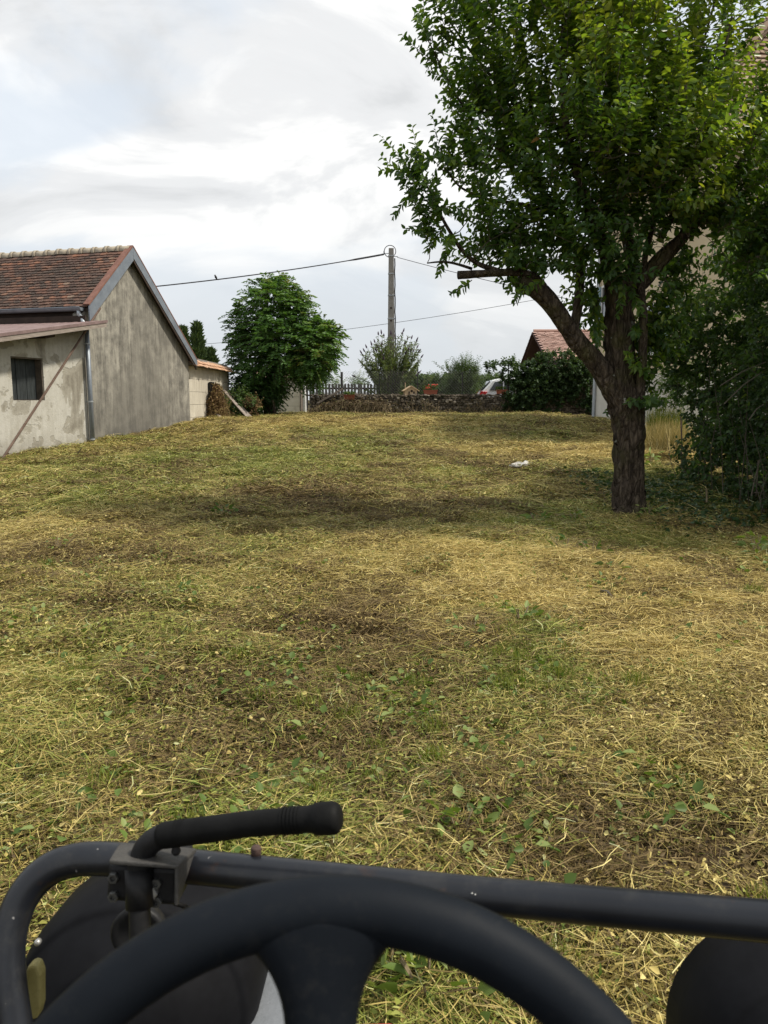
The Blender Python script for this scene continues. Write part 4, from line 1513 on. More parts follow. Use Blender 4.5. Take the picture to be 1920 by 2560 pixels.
def build_vegetation():
    rng = np.random.default_rng(77)
    B = lambda px, py, rx, ry, d, dep, n: (P(px, py, d), rx * d / F, dep, ry * d / F, n)
    # big round tree beyond the block wall: compound leaves made of leaflets
    b0 = P(690, 1045, 27.6); b0.z = G0(0, 27.6)
    root = empty('round_tree', b0, 0, 'dense round green tree behind the end of the block wall', 'tree')
    fo, tw = Foliage(), MB()
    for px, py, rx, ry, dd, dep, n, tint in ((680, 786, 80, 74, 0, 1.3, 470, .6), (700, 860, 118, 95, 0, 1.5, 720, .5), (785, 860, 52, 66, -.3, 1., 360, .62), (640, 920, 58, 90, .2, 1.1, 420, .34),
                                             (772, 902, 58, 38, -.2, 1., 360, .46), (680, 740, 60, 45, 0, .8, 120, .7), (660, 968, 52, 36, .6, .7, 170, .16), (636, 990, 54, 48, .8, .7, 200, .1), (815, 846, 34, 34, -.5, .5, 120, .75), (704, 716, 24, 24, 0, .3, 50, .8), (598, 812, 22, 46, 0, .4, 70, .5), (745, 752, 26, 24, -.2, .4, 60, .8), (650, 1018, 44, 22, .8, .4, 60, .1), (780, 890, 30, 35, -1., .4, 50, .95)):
        c = P(px, py, 27.8 + dd)
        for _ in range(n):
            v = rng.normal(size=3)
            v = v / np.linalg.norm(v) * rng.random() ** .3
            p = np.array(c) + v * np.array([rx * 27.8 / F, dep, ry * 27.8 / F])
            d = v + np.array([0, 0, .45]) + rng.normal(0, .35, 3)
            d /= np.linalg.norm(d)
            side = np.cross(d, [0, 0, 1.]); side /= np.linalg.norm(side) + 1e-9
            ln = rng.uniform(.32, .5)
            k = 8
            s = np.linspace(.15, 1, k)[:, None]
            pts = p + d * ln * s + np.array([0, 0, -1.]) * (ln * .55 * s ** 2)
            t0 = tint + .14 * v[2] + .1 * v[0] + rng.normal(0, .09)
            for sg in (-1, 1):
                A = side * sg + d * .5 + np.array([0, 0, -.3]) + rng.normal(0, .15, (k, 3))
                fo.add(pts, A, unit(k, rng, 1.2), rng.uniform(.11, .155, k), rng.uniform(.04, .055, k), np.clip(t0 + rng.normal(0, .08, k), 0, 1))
            tw.tube([Vector(p) - b0, Vector(pts[-1]) - b0], [.008, .003], 3, False)
    # arching sprays that break the outline on the right
    for x0_, y0, x1, y1 in ((810, 820, 850, 850), (800, 800, 846, 830), (690, 720, 702, 690), (735, 740, 752, 722), (640, 750, 622, 735), (585, 870, 570, 850)):
        a, b = np.array(P(x0_, y0, 27.2)), np.array(P(x1, y1, 27.2))
        k = 22
        s = np.linspace(0, 1, k)[:, None]
        pts = a + (b - a) * s + np.array([0, 0, .25]) * (s * (1 - s)) * 4 * .5
        for sg in (-1, 1):
            fo.add(pts, np.array([.2, sg * .7, -.7]) + rng.normal(0, .2, (k, 3)), unit(k, rng, 1.), np.full(k, .15), np.full(k, .045), np.full(k, .45))
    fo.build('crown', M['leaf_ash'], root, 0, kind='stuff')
    tw.build('twigs', M['twig'], root, kind='stuff')
    q = MB()
    q.tube([Vector((-.35, .6, -.2)), Vector((-.3, .6, .8)), Vector((-.1, .4, 1.8)), Vector((.1, .2, 3.0))], [.2, .17, .13, .07], 10)
    q.tube([Vector((-.2, .5, 1.2)), Vector((.5, .3, 2.0)), Vector((1.3, 0, 2.8))], [.1, .08, .04], 8)
    q.build('trunk', M['bark'], root, True)
    q = MB()
    q.tube([P(682, 1000, 27) - b0, P(690, 1040, 27) - b0], [.035, .05], 8)
    q.build('trunk', M['bark'], root)
    # nettles and a browning shrub at its foot
    b = P(610, 1045, 26.2); b.z = G0(0, 26.2)
    leafy('nettle_clump', [B(598, 1010, 26, 26, 26.2, .4, 60), B(620, 1022, 25, 20, 26, .35, 45), B(575, 1030, 20, 14, 25.8, .3, 25)], M['leaf_bush'], 'green nettles growing behind the leaning planks', 'weeds', L=.11, W=.5, per=12, sl=.35, base=b, tintbase=.25)
    b = P(640, 1045, 25.8); b.z = G0(0, 25.8)
    leafy('brown_shrub', [B(632, 1015, 14, 14, 25.8, .2, 30)], M['dry_leaf'], 'small brown withered shrub beside the nettles under the round tree', 'shrub', L=.10, W=.5, per=10, sl=.25, base=b)
    # dry weeds piled by the block wall
    b = P(545, 1052, 24.0); b.z = G0(0, 24)
    r0 = empty('dry_weed_pile', b, 0, 'heap of dry brown weeds piled against the block wall', 'weeds')
    n = 520
    base_ = np.stack([rng.normal(0, .17, n), rng.normal(0, .27, n), np.zeros(n)], -1)
    hh = rng.uniform(.4, 1.3, n) * np.exp(-(base_[:, 0] / .5) ** 2 - (base_[:, 1] / .6) ** 2)
    A = np.stack([-base_[:, 0] * .7 + rng.normal(0, .2, n), -base_[:, 1] * .5 + rng.normal(0, .25, n), np.ones(n)], -1)
    V, Q = leaf_arrays(base_ + np.array([0, 0, -.05]), A, unit(n, rng), hh, np.full(n, .012), .1, 0.)
    t = np.repeat(rng.random(n), 6)
    link('stalks', np_mesh('stalks', V, Q, {'tint': t}), M['dry_leaf'], r0, 'stuff')
    fo = Foliage()
    m = 2600
    u = rng.random(m) ** .8
    pp = np.array(b) + np.stack([rng.normal(0, .17, m) * (1.15 - u), rng.normal(0, .26, m) * (1.15 - .8 * u), .08 + 1.0 * u], -1)
    fo.add(pp, unit(m, rng), unit(m, rng, .5), rng.uniform(.05, .12, m), rng.uniform(.025, .05, m), rng.random(m))
    fo.build('withered_leaves', M['dry_leaf'], r0, kind='stuff')
    # conifers
    for lab, x, yt, yb_, w, d in (('slender green conifer rising behind the coping, nearest the barn roof', 466, 826, 925, 19, 40), ('taller pointed green conifer behind the block wall coping', 500, 816, 925, 22, 38), ('low rounded conifer at the right foot of the pointed one', 530, 880, 935, 26, 38.5)):
        bb = P(x, 1040, d); bb.z = .84
        rt = empty('conifer', bb, 0, lab, 'tree', 'conifers behind the block wall')
        fo = Foliage()
        top, bot = P(x, yt, d).z, .9
        n = 1900
        u = rng.random(n) ** .75
        rad = w * d / F * (1 - u ** 1.4) ** .75 * (.55 + .45 * np.sqrt(rng.random(n))) * (1 + .25 * np.sin(u * 40 + rng.random(n)))
        a = rng.random(n) * 6.283
        p = np.stack([bb.x + rad * np.cos(a), bb.y + rad * np.sin(a), bot + (top - bot) * u], -1)
        A = np.stack([np.cos(a) * .5, np.sin(a) * .5, np.full(n, .9)], -1) + rng.normal(0, .25, (n, 3))
        fo.add(p, A, unit(n, rng), rng.uniform(.22, .42, n), rng.uniform(.07, .13, n), np.clip(rng.normal(.5, .25, n), 0, 1))
        fo.build('crown', M['leaf_conifer'], rt, kind='stuff')
        q = MB(); q.tube([(0, 0, -.1), (0, 0, top - bb.z - .4)], [.12, .02], 7)
        q.build('trunk', M['bark'], rt)
    # buddleia round the pole: arching stems, narrow leaves, dark spent spikes
    bb = P(975, 1020, 33.0); bb.z = .84
    rt = empty('butterfly_bush', bb, 0, 'tall butterfly bush with dark spent flower spikes round the utility pole', 'bush')
    fo, st, fl = Foliage(), MB(), MB()
    tips = [(912, 880), (920, 900), (930, 865), (938, 858), (946, 838), (954, 836), (960, 842), (1005, 836), (1008, 830), (1018, 850), (1028, 848), (1040, 855), (1042, 870), (1052, 895), (905, 885), (1046, 880), (925, 930), (1035, 920), (965, 870), (990, 860), (1000, 880), (950, 890), (1015, 890), (935, 905), (1025, 880), (970, 850), (985, 845), (915, 915), (1045, 910), (945, 870), (960, 900), (1005, 915)]
    for i, (x, y) in enumerate(tips + [(t_[0] + rng.normal(0, 14), t_[1] + abs(rng.normal(18, 14))) for t_ in tips for _ in range(3)]):
        tip = P(x, y, 33 + rng.normal(0, .45))
        a = bb + Vector((rng.normal(0, .18), rng.normal(0, .18), 0))
        mid = a.lerp(tip, .55) + Vector((0, 0, .25)) + (tip - a) * rng.normal(0, .03)
        pts = [a, a.lerp(mid, .5), mid, mid.lerp(tip, .55) + Vector((0, 0, .05)), tip]
        st.tube([p - bb for p in pts], [.018, .015, .011, .008, .004], 4, False)
        k = 62
        s = rng.uniform(.24, .97, k)
        pp = np.stack([np.interp(s, (0, .25, .5, .78, 1), [p[j] for p in pts]) for j in range(3)], -1)
        ax = np.array((tip - mid).normalized())
        out = unit(k, rng)
        fo.add(pp, out + ax * .6 + np.array([0, 0, -.25]), unit(k, rng, 1.), rng.uniform(.11, .2, k), rng.uniform(.028, .045, k), np.clip(rng.normal(.45, .2, k), 0, 1))
        if i < 18 or rng.random() < .25:
            q = Vector(ax)
            h = rng.uniform(.14, .24)
            fl.tube([tip - bb, tip - bb + q * h * .3, tip - bb + q * h * .7, tip - bb + q * h], [.012, .035, .024, .004], 6)
    st.build('stems', M['twig'], rt, kind='stuff')
    fo.build('foliage', M['leaf_bud'], rt, kind='stuff')
    fl.build('flower_spikes', M['flower_dark'], rt, kind='stuff')
    # clipped hedge and bushes beyond the road
    hb = P(1120, 1000, 42); hb.z = .84
    leafy('garden_hedge', [B(x, 966, 30, 25, 42, .6, 230) for x in range(1000, 1275, 24)] + [B(x, 985, 30, 22, 41.8, .5, 120) for x in range(1000, 1275, 30)], M['leaf_bush'], 'long clipped hedge standing behind the wire fence', 'hedge', L=.12, W=.6, per=14, sl=.25, base=hb, tintbase=.25, crown='foliage', up=.3)
    b = P(1160, 1000, 36); b.z = .84
    leafy('garden_bush', [B(1160, 952, 38, 30, 36, .6, 330), B(1150, 975, 46, 22, 36, .5, 240), B(1165, 925, 26, 16, 36, .4, 90), B(1115, 925, 12, 8, 36, .3, 10)], M['leaf_bush'], 'loose bright green bush behind the chain-link fence', 'bush', L=.10, W=.4, per=16, sl=.45, base=b, up=1., tintbase=.42, crown='foliage')
    for lab, x, y, rx, ry, d, n in (('small dark bush behind the picket fence, beside the thin black post', 895, 955, 16, 14, 46, 45), ('small dark bush behind the picket fence, near the white post', 785, 945, 22, 24, 40, 60), ('low grey-green bush behind the picket fence, between two others', 835, 962, 26, 8, 48, 30)):
        b = P(x, 1000, d); b.z = .84
        leafy('low_bush', [B(x, y, rx, ry, d, .5, n), B(x, y + 18, rx, 16, d, .5, n // 2)], M['leaf_hedge'], lab, 'bush', 'bushes behind the picket fence', L=.12, W=.3, per=14, sl=.4, base=b, tintbase=.6, crown='foliage')
    # ivy on the far wall, and a vine arm reaching out of it
    ib = P(1370, 1040, 30.9); ib.z = .84
    iv = leafy('ivy', [B(1400, 925, 84, 38, 31.2, .3, 330), B(1335, 948, 62, 32, 31.2, .3, 240), B(1308, 985, 36, 32, 31.1, .25, 130), B(1380, 978, 60, 28, 31.2, .2, 150), B(1455, 960, 34, 50, 31.2, .22, 160), B(1340, 1008, 36, 22, 31.15, .12, 60), B(1286, 1005, 22, 16, 31.1, .15, 26), B(1300, 1030, 60, 9, 31.1, .1, 16), B(1478, 1020, 14, 22, 31.2, .15, 40), B(1395, 1000, 10, 34, 31.25, .1, 18)],
               M['leaf_ivy'], 'dark ivy smothering the far stone wall beside the house', 'ivy', L=.12, W=.8, per=12, sl=.28, base=ib, tintbase=.4, crown='foliage', up=.1, shell=.3)
    vb = P(1270, 985, 31.2); vb.z = 1.75
    leafy('vine', [B(1255, 917, 28, 7, 31.2, .2, 26), B(1225, 925, 12, 8, 31.2, .15, 8), B(1280, 912, 14, 8, 31.2, .15, 12), B(1258, 950, 10, 18, 31.4, .1, 12)], M['leaf_ivy'], 'vine arm trained on a thin post over the white car', 'vine', L=.13, W=.8, per=9, sl=.25, base=vb, tintbase=.5, crown='foliage', stem=[([P(1270, 985, 31.25), P(1271, 910, 31.25)], [.03, .025])], trunk='stem')
    # hedge at the right side of the yard
    hb = Vector((4.9, 9.6, .15))
    blobs = []
    for y in np.arange(7.0, 11.5, .62):
        for z in (.45, 1.1, 1.75, 2.4, 3.0):
            x = 4.95 + .16 * math.sin(y * 2.1 + z * 3) + (.25 if z > 2 else 0) + max(0, (y - 10.5)) * .10
            blobs.append((Vector((x, y, z + G0(0, y))), .58, .5, .48, 58 if z < 2.7 else 50))
    for y, z in ((7.2, 3.3), (8.2, 3.5), (9.4, 3.5), (10.6, 3.3), (9.0, 3.8), (7.6, 3.7)):
        blobs.append((Vector((5.05, y, z)), .6, .55, .4, 46))
    for px, py, d, rx, ry, n in ((1685, 845, 11.2, .26, .32, 36), (1725, 905, 11.2, .3, .4, 46), (1740, 800, 10.6, .3, .35, 46), (1880, 640, 9.5, .4, .35, 50)):
        blobs.append((P(px, py, d), rx, .4, ry, n))
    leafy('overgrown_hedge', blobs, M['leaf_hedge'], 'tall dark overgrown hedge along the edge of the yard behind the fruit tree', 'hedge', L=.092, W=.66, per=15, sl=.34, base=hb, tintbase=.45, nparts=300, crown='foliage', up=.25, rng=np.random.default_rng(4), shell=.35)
    blobs = []
    for y in np.arange(6.9, 11.3, .42):
        for z in (.25, .8, 1.35):
            blobs.append((Vector((4.42 + .1 * math.sin(y * 3.3 + z * 5) + max(0, y - 10.8) * .08, y, z + G0(0, y))), .16, .3, .34, 17))
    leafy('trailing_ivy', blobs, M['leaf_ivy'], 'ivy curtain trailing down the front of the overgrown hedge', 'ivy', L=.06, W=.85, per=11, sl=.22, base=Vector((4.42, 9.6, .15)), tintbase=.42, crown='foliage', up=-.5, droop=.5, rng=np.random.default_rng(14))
    # bare canes and stems in the hedge front
    cn = MB()
    for k in range(26):
        y = rng.uniform(6.9, 11.2)
        a = Vector((4.3 + rng.normal(0, .1), y, G0(0, y)))
        q = a + Vector((rng.normal(-.05, .12), rng.normal(0, .35), rng.uniform(.4, 1.9)))
        cn.tube([a, a.lerp(q, .5) + Vector(rng.normal(0, .05, 3)), q], [.006, .005, .003], 4, False)
    for (x0_, y0, x1, y1, d) in ((1800, 965, 1915, 905, 8.4), (1810, 1010, 1905, 930, 8.2), (1880, 1200, 1918, 1240, 7.8), (1878, 1240, 1900, 1150, 8.0), (1872, 1050, 1910, 1010, 8.0), (1896, 1150, 1890, 1240, 7.9), (1885, 1232, 1918, 1246, 7.7)):
        a, b = P(x0_, y0, d), P(x1, y1, d + .1)
        cn.tube([a, a.lerp(b, .5) + Vector((0, 0, .03)), b], [.007, .006, .004], 5, False)
    tag(cn.build('bare_canes', M['twig'], kind='stuff'), 'bare dry canes sticking out of the overgrown hedge front', 'stems')
    # ivy creeping over the ground under the hedge
    fo = Foliage()
    n = 5200
    x = np.concatenate([rng.normal(3.55, .5, n // 2), rng.uniform(2.9, 4.6, n // 2)])
    y = np.concatenate([rng.uniform(7.6, 12.2, n // 2), rng.normal(9.9, .8, n // 2)])
    k = (x < 4.6) & (x > 2.45)
    x, y = x[k], y[k]
    n = len(x)
    p = np.stack([x, y, G(x, y) + rng.uniform(.02, .10, n)], -1)
    A = unit(n, rng) * np.array([1, 1, .3])
    fo.add(p, A, unit(n, rng, 2.2), rng.uniform(.04, .075, n), rng.uniform(.035, .06, n), rng.random(n) * .8)
    o = fo.build('ground_ivy', M['leaf_ivy'], None, kind='stuff')
    tag(o, 'dark creeping ground cover spread under the hedge and tree', 'ground cover')
    # tall dry grass between tree and hedge
    for lab, px, py, d, hgt, sp, n, mm in (('tall dry straw-coloured grass standing behind the fruit tree trunk', 1672, 1110, 14.0, 1.0, .42, 420, 'straw_blade'), ('tall green grass and weeds along the house plinth', 1665, 1060, 16.2, 1.25, .3, 520, 'grass_blade')):
        c = P(px, py, d); c.z = float(G(c.x, d))
        V, Q, t_, _ = strands(n * 3, sp * 1.3, .45 * hgt, .95 * hgt, .004, .010, .12 * hgt, .30, rng, 1.25, .10)
        V[:, 2] += .22 * hgt
        V = V + np.array(c)
        o = link('tall_grass', np_mesh('tall_grass', V, Q, {'tint': t_}), M[mm], None, 'stuff')
        tag(o, lab, 'grass')
    b = P(1690, 1030, 16); b.z = float(G(b.x, 16))
    leafy('yellow_green_shrub', [B(1675, 985, 36, 50, 16.4, .4, 90), B(1705, 965, 36, 50, 16, .4, 70)], M['leaf_bush'], 'bright yellow-green shrub growing against the house wall behind the tree', 'shrub', L=.07, W=.5, per=14, sl=.35, base=b, tintbase=.5, crown='foliage')
    # stakes
    for lab, a, b_, r_ in (('short charred wooden stake in the tall dry grass', (1661, 1056), (1664, 1125), .035), ('thin rusty fence post standing at the near end of the dry grass', (1702, 1040), (1704, 1185), .014), ('thin pale stake stuck in the creeping ivy', (1766, 1222), (1764, 1276), .012)):
        g_ = PG(*b_)
        t_ = P(*a, g_.y)
        q = MB()
        q.tube([g_ - Vector((0, 0, .1)), g_.lerp(t_, .5) + Vector((.01, 0, 0)), t_], [r_, r_ * .95, r_ * .8], 8)
        tag(q.build('stake', M['dark_wood'] if 'charred' in lab else M['rusty_iron'] if 'rusty' in lab else M['twig_pale']), lab, 'stake')
    # single weeds in the turf
    weeds = [(1625, 1180, 'broad pale-leaved weed just behind the fruit tree trunk', .30, .13, 22, .8), (1624, 1312, 'feathery green weed in front of the fruit tree', .17, .05, 60, .75), (1412, 1392, 'small dark-leaved weed in the golden straw', .14, .085, 10, .15),
             (1480, 1400, 'wilted dark weed with one pale leaf in the straw', .13, .09, 14, .2), (1890, 1412, 'leafy weed at the edge of the straw by the frame', .22, .09, 26, .6), (1530, 1452, 'flat dark green weed lying in the straw', .07, .09, 10, .3),
             (985, 2440, 'bright leafy weed beside the steering wheel spoke', .14, .07, 34, .75), (1070, 2500, 'low weed with wide leaves seen through the steering wheel', .10, .085, 22, .6), (640, 2100, 'small round-leaved weed beside the guard tube', .08, .045, 22, .7), (1150, 2090, 'short broad-leaved weed in front of the guard tube', .08, .055, 20, .65), (1180, 1600, 'trampled green weed in the middle of the yard', .08, .06, 30, .65), (1300, 1570, 'bushy green weed in the middle of the yard', .12, .07, 36, .6),
             (560, 1296, 'dark green grass clump in the brown thatch', .14, .07, 40, .1), (1335, 1318, 'leafy green weed patch left of the tree shadow', .12, .08, 26, .45), (1440, 1325, 'broad-leaved weed patch in the tree shade', .13, .08, 30, .5), (145, 1392, 'small yellow-green weed in the dark turf', .14, .05, 16, .9)]
    for px, py, lab, h, L, n, tint in weeds:
        c = PG(px, py)
        rt = empty('weed', c, 0, lab, 'weed', 'weeds in the mown yard')
        fo = Foliage()
        a = rng.random(n) * 6.283
        rr = rng.random(n) * .13
        p = np.array(c) + np.stack([rr * np.cos(a), rr * np.sin(a), rng.random(n) * h], -1)
        fo.add(p, np.stack([np.cos(a), np.sin(a), rng.normal(.3, .4, n)], -1), unit(n, rng, 1.5), rng.uniform(.7, 1.2, n) * L, rng.uniform(.35, .6, n) * L, np.clip(tint + rng.normal(0, .12, n), 0, 1))
        fo.build('leaves', M['weed_leaf'], rt, kind='stuff')
        q = MB()
        for k in range(4):
            q.tube([(0, 0, -.02), (rng.normal(0, .05), rng.normal(0, .05), h)], [.005, .003], 4, False)
        q.build('stem', M['twig_pale'], rt)


build_vegetation()


# ------------------------------------------------------------------ far side of the yard
def build_far_side():
    rng = np.random.default_rng(31)
    # low stone wall
    yw = 31.3
    xa, xb = P(775, 1000, yw).x, P(1500, 1000, yw).x
    zb, zt = .80, P(1100, 990, yw).z
    w = empty('stone_wall', ((xa + xb) / 2, yw, zb), 0, 'low rubble stone wall closing the far end of the yard', 'wall')
    T = Vector(w.location)
    c = MB()
    c.box((0, .2, (zt - zb) / 2 - .1), (xb - xa, .3, zt - zb + .1))
    c.build('core', M['mortar'], w)
    items = []
    z = zb - .04
    while z < zt + .03:
        h = rng.uniform(.06, .10)
        x = xa + rng.uniform(0, .1)
        while x < xb:
            l = rng.uniform(.06, .19)
            items.append((Vector((x + l / 2, yw + .02 + rng.normal(0, .012), z + h / 2 + rng.normal(0, .012))), l, h * rng.uniform(.8, 1.25)))
            x += l
        z += h
    items += [(Vector((x, yw + .2 + rng.normal(0, .03), zt + .03)), rng.uniform(.2, .35), rng.uniform(.06, .1)) for x in np.arange(xa, xb, .27)]
    base = []
    for k in range(6):
        bm = bmesh.new()
        bmesh.ops.create_cube(bm, size=1)
        bmesh.ops.bevel(bm, geom=bm.edges[:], offset=.2, segments=1, affect='EDGES')
        for v in bm.verts: v.co += Vector(rng.normal(0, .075, 3))
        me = bpy.data.meshes.new('stone')
        bm.to_mesh(me); bm.free()
        me.materials.append(M['stone_o'])
        base.append(me)
    near = set(np.argsort([abs((p.x - .7) * .35) + abs(p.z - 1.3) for p, *_ in items])[:300].tolist())
    rest = MB()
    for i, (p, l, h) in enumerate(items):
        me = base[i % 6]
        dep = .22
        m = Matrix.Translation(p - T) @ Matrix.Rotation(rng.normal(0, .14), 4, 'Y') @ Matrix.Diagonal((l * .98, dep, h * .98, 1))
        if i in near:
            o = bpy.data.objects.new('stone', me)
            COL.link(o)
            o.parent = w
            o.matrix_basis = m
        else:
            rest.add([m @ v.co for v in me.vertices], [tuple(f.vertices) for f in me.polygons], 0, rng.random() + .001)
    rest.build('stones', M['stone_s'], w, kind='stuff')
    # taller plastered wall under the ivy, and its bare patch
    x1, x2 = P(1290, 1000, 31.45).x, P(1486, 1000, 31.45).x
    iw = MB()
    iw.box(((x1 + x2) / 2, 31.62, 1.55), (x2 - x1, .3, 1.6))
    o = iw.build('plaster_wall', simple('stained plaster', [(.3, (.16, .14, .11)), (.7, (.34, .30, .25))], 2.5))
    tag(o, 'stained plaster wall almost hidden under the dark ivy', 'wall')
    # withered brambles over the left end of the stone wall
    fo, st = Foliage(), MB()
    bb = P(850, 1030, 30.9); bb.z = .83
    br = empty('dry_brambles', bb, 0, 'withered brown brambles heaped over the end of the stone wall', 'brambles')
    for k in range(330):
        x = rng.uniform(775, 965)
        top = np.interp(x, (770, 800, 860, 965), (1032, 1005, 988, 996)) + rng.uniform(0, 20)
        a = P(x + rng.normal(0, 14), 1044, 30.75 + rng.normal(0, .18)); a.z = .83
        q = P(x, top, 30.85 + rng.normal(0, .15))
        m_ = a.lerp(q, .6) + Vector((rng.normal(0, .12), rng.normal(0, .05), .12))
        st.tube([a - bb, m_ - bb, q - bb + Vector((rng.normal(0, .15), 0, -.1))], [.006, .005, .003], 3, False)
        n = 9
        s = rng.random(n)[:, None]
        pp = np.array(a) + (np.array(q) - np.array(a)) * s + rng.normal(0, .05, (n, 3))
        fo.add(pp, unit(n, rng), unit(n, rng, .5), rng.uniform(.05, .11, n), rng.uniform(.03, .055, n), rng.random(n))
    for k in range(210):
        x = rng.uniform(960, 1280)
        a = P(x, 1044, 31.05); a.z = .83
        q = P(x + rng.normal(0, 16), 1040 - 46 * rng.random() ** 1.6, 31.1)
        st.tube([a - bb, a.lerp(q, .5) + Vector((rng.normal(0, .08), 0, 0)) - bb, q - bb], [.006, .005, .003], 3, False)
        n = 5
        s = rng.random(n)[:, None]
        fo.add(np.array(a) + (np.array(q) - np.array(a)) * s + rng.normal(0, .04, (n, 3)), unit(n, rng), unit(n, rng, .5), rng.uniform(.05, .09, n), rng.uniform(.03, .05, n), rng.random(n) * .5 + .5)
    st.build('stems', M['twig_pale'], br, kind='stuff')
    fo.build('leaves', M['dry_bramble'], br, kind='stuff')
    # posts and wire netting
    for lab, x, yt, r_, m, d, cat in (('white painted post at the end of the wire fence', 762, 938, .062, 'white_paint', 30.6, 'post'), ('weathered wooden post standing beside the white post', 752, 940, .055, 'old_wood', 30.9, 'post')):
        t_ = P(x, yt, d)
        q = MB()
        q.tube([(0, 0, -.2), (.01, 0, (t_.z - .83) * .5), (0, 0, t_.z - .83)], r_, 10)
        o = q.build('fence_post', M[m], smooth=False)
        o.location = (P(x, 1000, d).x, d, .83)
        if x == 762: o.rotation_euler = (0, R(-1.2), 0)
        tag(o, lab, cat)
    fe = empty('wire_fence', (xa, 31.5, .83), 0, 'chain-link wire fence standing on top of the stone wall', 'fence')
    FT = Vector(fe.location)
    wm = MB()
    x0_, x1_, zl, zh = P(768, 1000, 31.5).x, P(1262, 1000, 31.5).x, zt - .25, P(1000, 928, 31.5).z
    H, sp = zh - zl, .115
    k = x0_ - H
    while k < x1_:
        for sg in (1, -1):
            a, b = (k, zl), (k + H, zh)
            if sg < 0: a, b = (k, zh), (k + H, zl)
            ca, cb = max(a[0], x0_), min(b[0], x1_)
            if cb > ca:
                f = lambda x: a[1] + (b[1] - a[1]) * (x - a[0]) / (b[0] - a[0])
                wm.tube([Vector((ca, 31.5, f(ca))) - FT, Vector((cb, 31.5, f(cb))) - FT], .0024, 3, False)
        k += sp
    wm.build('mesh_wires', M['wire'], fe, kind='stuff')
    for x, yt in ((853, 930), (948, 935), (1044, 920), (1155, 930), (1255, 925)):
        q = MB()
        z_ = P(x, yt, 31.45).z
        px_ = P(x, 1000, 31.45).x
        q.box(Vector((px_, 31.45, (zt - .3 + z_) / 2)) - FT, (.04, .04, z_ - zt + .3))
        q.build('post', M['steel_dark'], fe)
    # two grey timbers propped on the wall's end
    for a, b, lab in (((793, 1008), (857, 972), 'grey timber propped up to the left on the brambles'), ((882, 982), (912, 996), 'short grey timber sloping down behind the terracotta trough')):
        q = MB()
        q.bar(P(*a, 31.15), P(*b, 31.2), .05, .075)
        tag(q.build('timber', M['old_wood'], bevel=.004), lab, 'timber')
    # picket fence behind
    pf = empty('picket_fence', (P(850, 1000, 37).x, 37, .84), 0, 'grey wooden picket fence behind the wire netting', 'fence')
    PT_ = Vector(pf.location)
    step = 7.9 * 37 / F
    x = P(768, 1000, 37).x
    xe = P(945, 1000, 37).x
    zt_ = P(800, 959, 37).z
    pm = MB()
    hh = zt_ - .95
    pm.prism([(-.052, 0, 0), (.052, 0, 0), (.052, 0, hh - .06), (.03, 0, hh - .015), (0, 0, hh), (-.03, 0, hh - .015), (-.052, 0, hh - .06)], (0, .022, 0))
    me = pm.mesh('picket'); me.materials.append(M['grey_picket'])
    xs = []
    while x < xe:
        o = bpy.data.objects.new('picket', me)
        COL.link(o); o.parent = pf
        o.location = Vector((x, 37, .95 + rng.normal(0, .008))) - PT_
        o.rotation_euler = (0, rng.normal(0, .012), 0)
        x += step
    for z_ in (1.25, P(800, 971, 37).z):
        q = MB()
        q.box(Vector(((P(768, 1000, 37).x + xe) / 2, 37.05, z_)) - PT_, (xe - P(768, 1000, 37).x + .2, .04, .08))
        q.build('rail', M['dark_wood'], pf)
    # white van-like wall seen between the pickets: a low white garden wall
    q = MB()
    q.box((P(850, 1000, 39).x, 39, 1.4), (3.0, .2, .85))
    tag(q.build('white_wall', M['white_paint']), 'low white wall showing through the gaps of the picket fence', 'wall')
    q = MB()
    q.tube([P(855, 1000, 41), P(855, 930, 41)], .05, 8)
    tag(q.build('metal_post', M['steel_dark']), 'thin black post rising behind the picket fence', 'post')
    # pale wall with red tiles behind the round tree, with a small gate
    gw = empty('garden_wall', (P(715, 1000, 33).x, 33, .84), 0, 'pale block wall with red tile capping behind the round tree', 'wall')
    GT = Vector(gw.location)
    zt2 = P(715, 944, 33).z
    xl, xr = P(640, 1000, 33).x, P(750, 1000, 33).x
    rows = 4
    h = (zt2 - .8) / rows
    for r_ in range(rows):
        x = xl - .25 * (r_ % 2)
        while x < xr:
            a, b = max(x, xl), min(x + .55, xr)
            if b - a > .05:
                q = MB()
                q.box(Vector(((a + b) / 2, 33.1 + rng.normal(0, .003), .8 + h * (r_ + .5))) - GT, (b - a - .006, .2, h - .006))
                q.build('block', M['pale_wall'], gw)
            x += .55
    q = MB(); q.box(Vector(((xl + xr) / 2, 33.12, (zt2 + .7) / 2)) - GT, (xr - xl - .02, .15, zt2 - .9)); q.build('core', M['mortar'], gw)
    cp = empty('capping', (0, 0, 0), 0, parent=gw)
    tile_slope(cp, Vector((xl, 32.9, zt2 - .02)) - GT, (1, 0, 0), (0, .8, .6), xr - xl + .1, .4, .18, .17, M['pink_o'], M['pink_s'], 60, world=Matrix.Translation(GT))
    gt = empty('garden_gate', (P(755, 1000, 32.6).x, 32.6, .84), 0, 'narrow metal framed gate between the pale wall and the posts', 'gate')
    gz = P(755, 950, 32.6).z - .84
    for dx in (-.06, .10):
        q = MB(); q.box((dx, 0, gz / 2), (.025, .025, gz)); q.build('upright', M['zinc_pale'], gt)
    for z_ in (.05, gz * .62, gz):
        q = MB(); q.box((.02, .0, z_), (.135, .022, .025)); q.build('rail', M['zinc_pale'], gt)
    q = MB(); q.box((.02, .03, gz / 2), (.14, .012, gz - .06)); q.build('panel', M['old_wood'], gt)
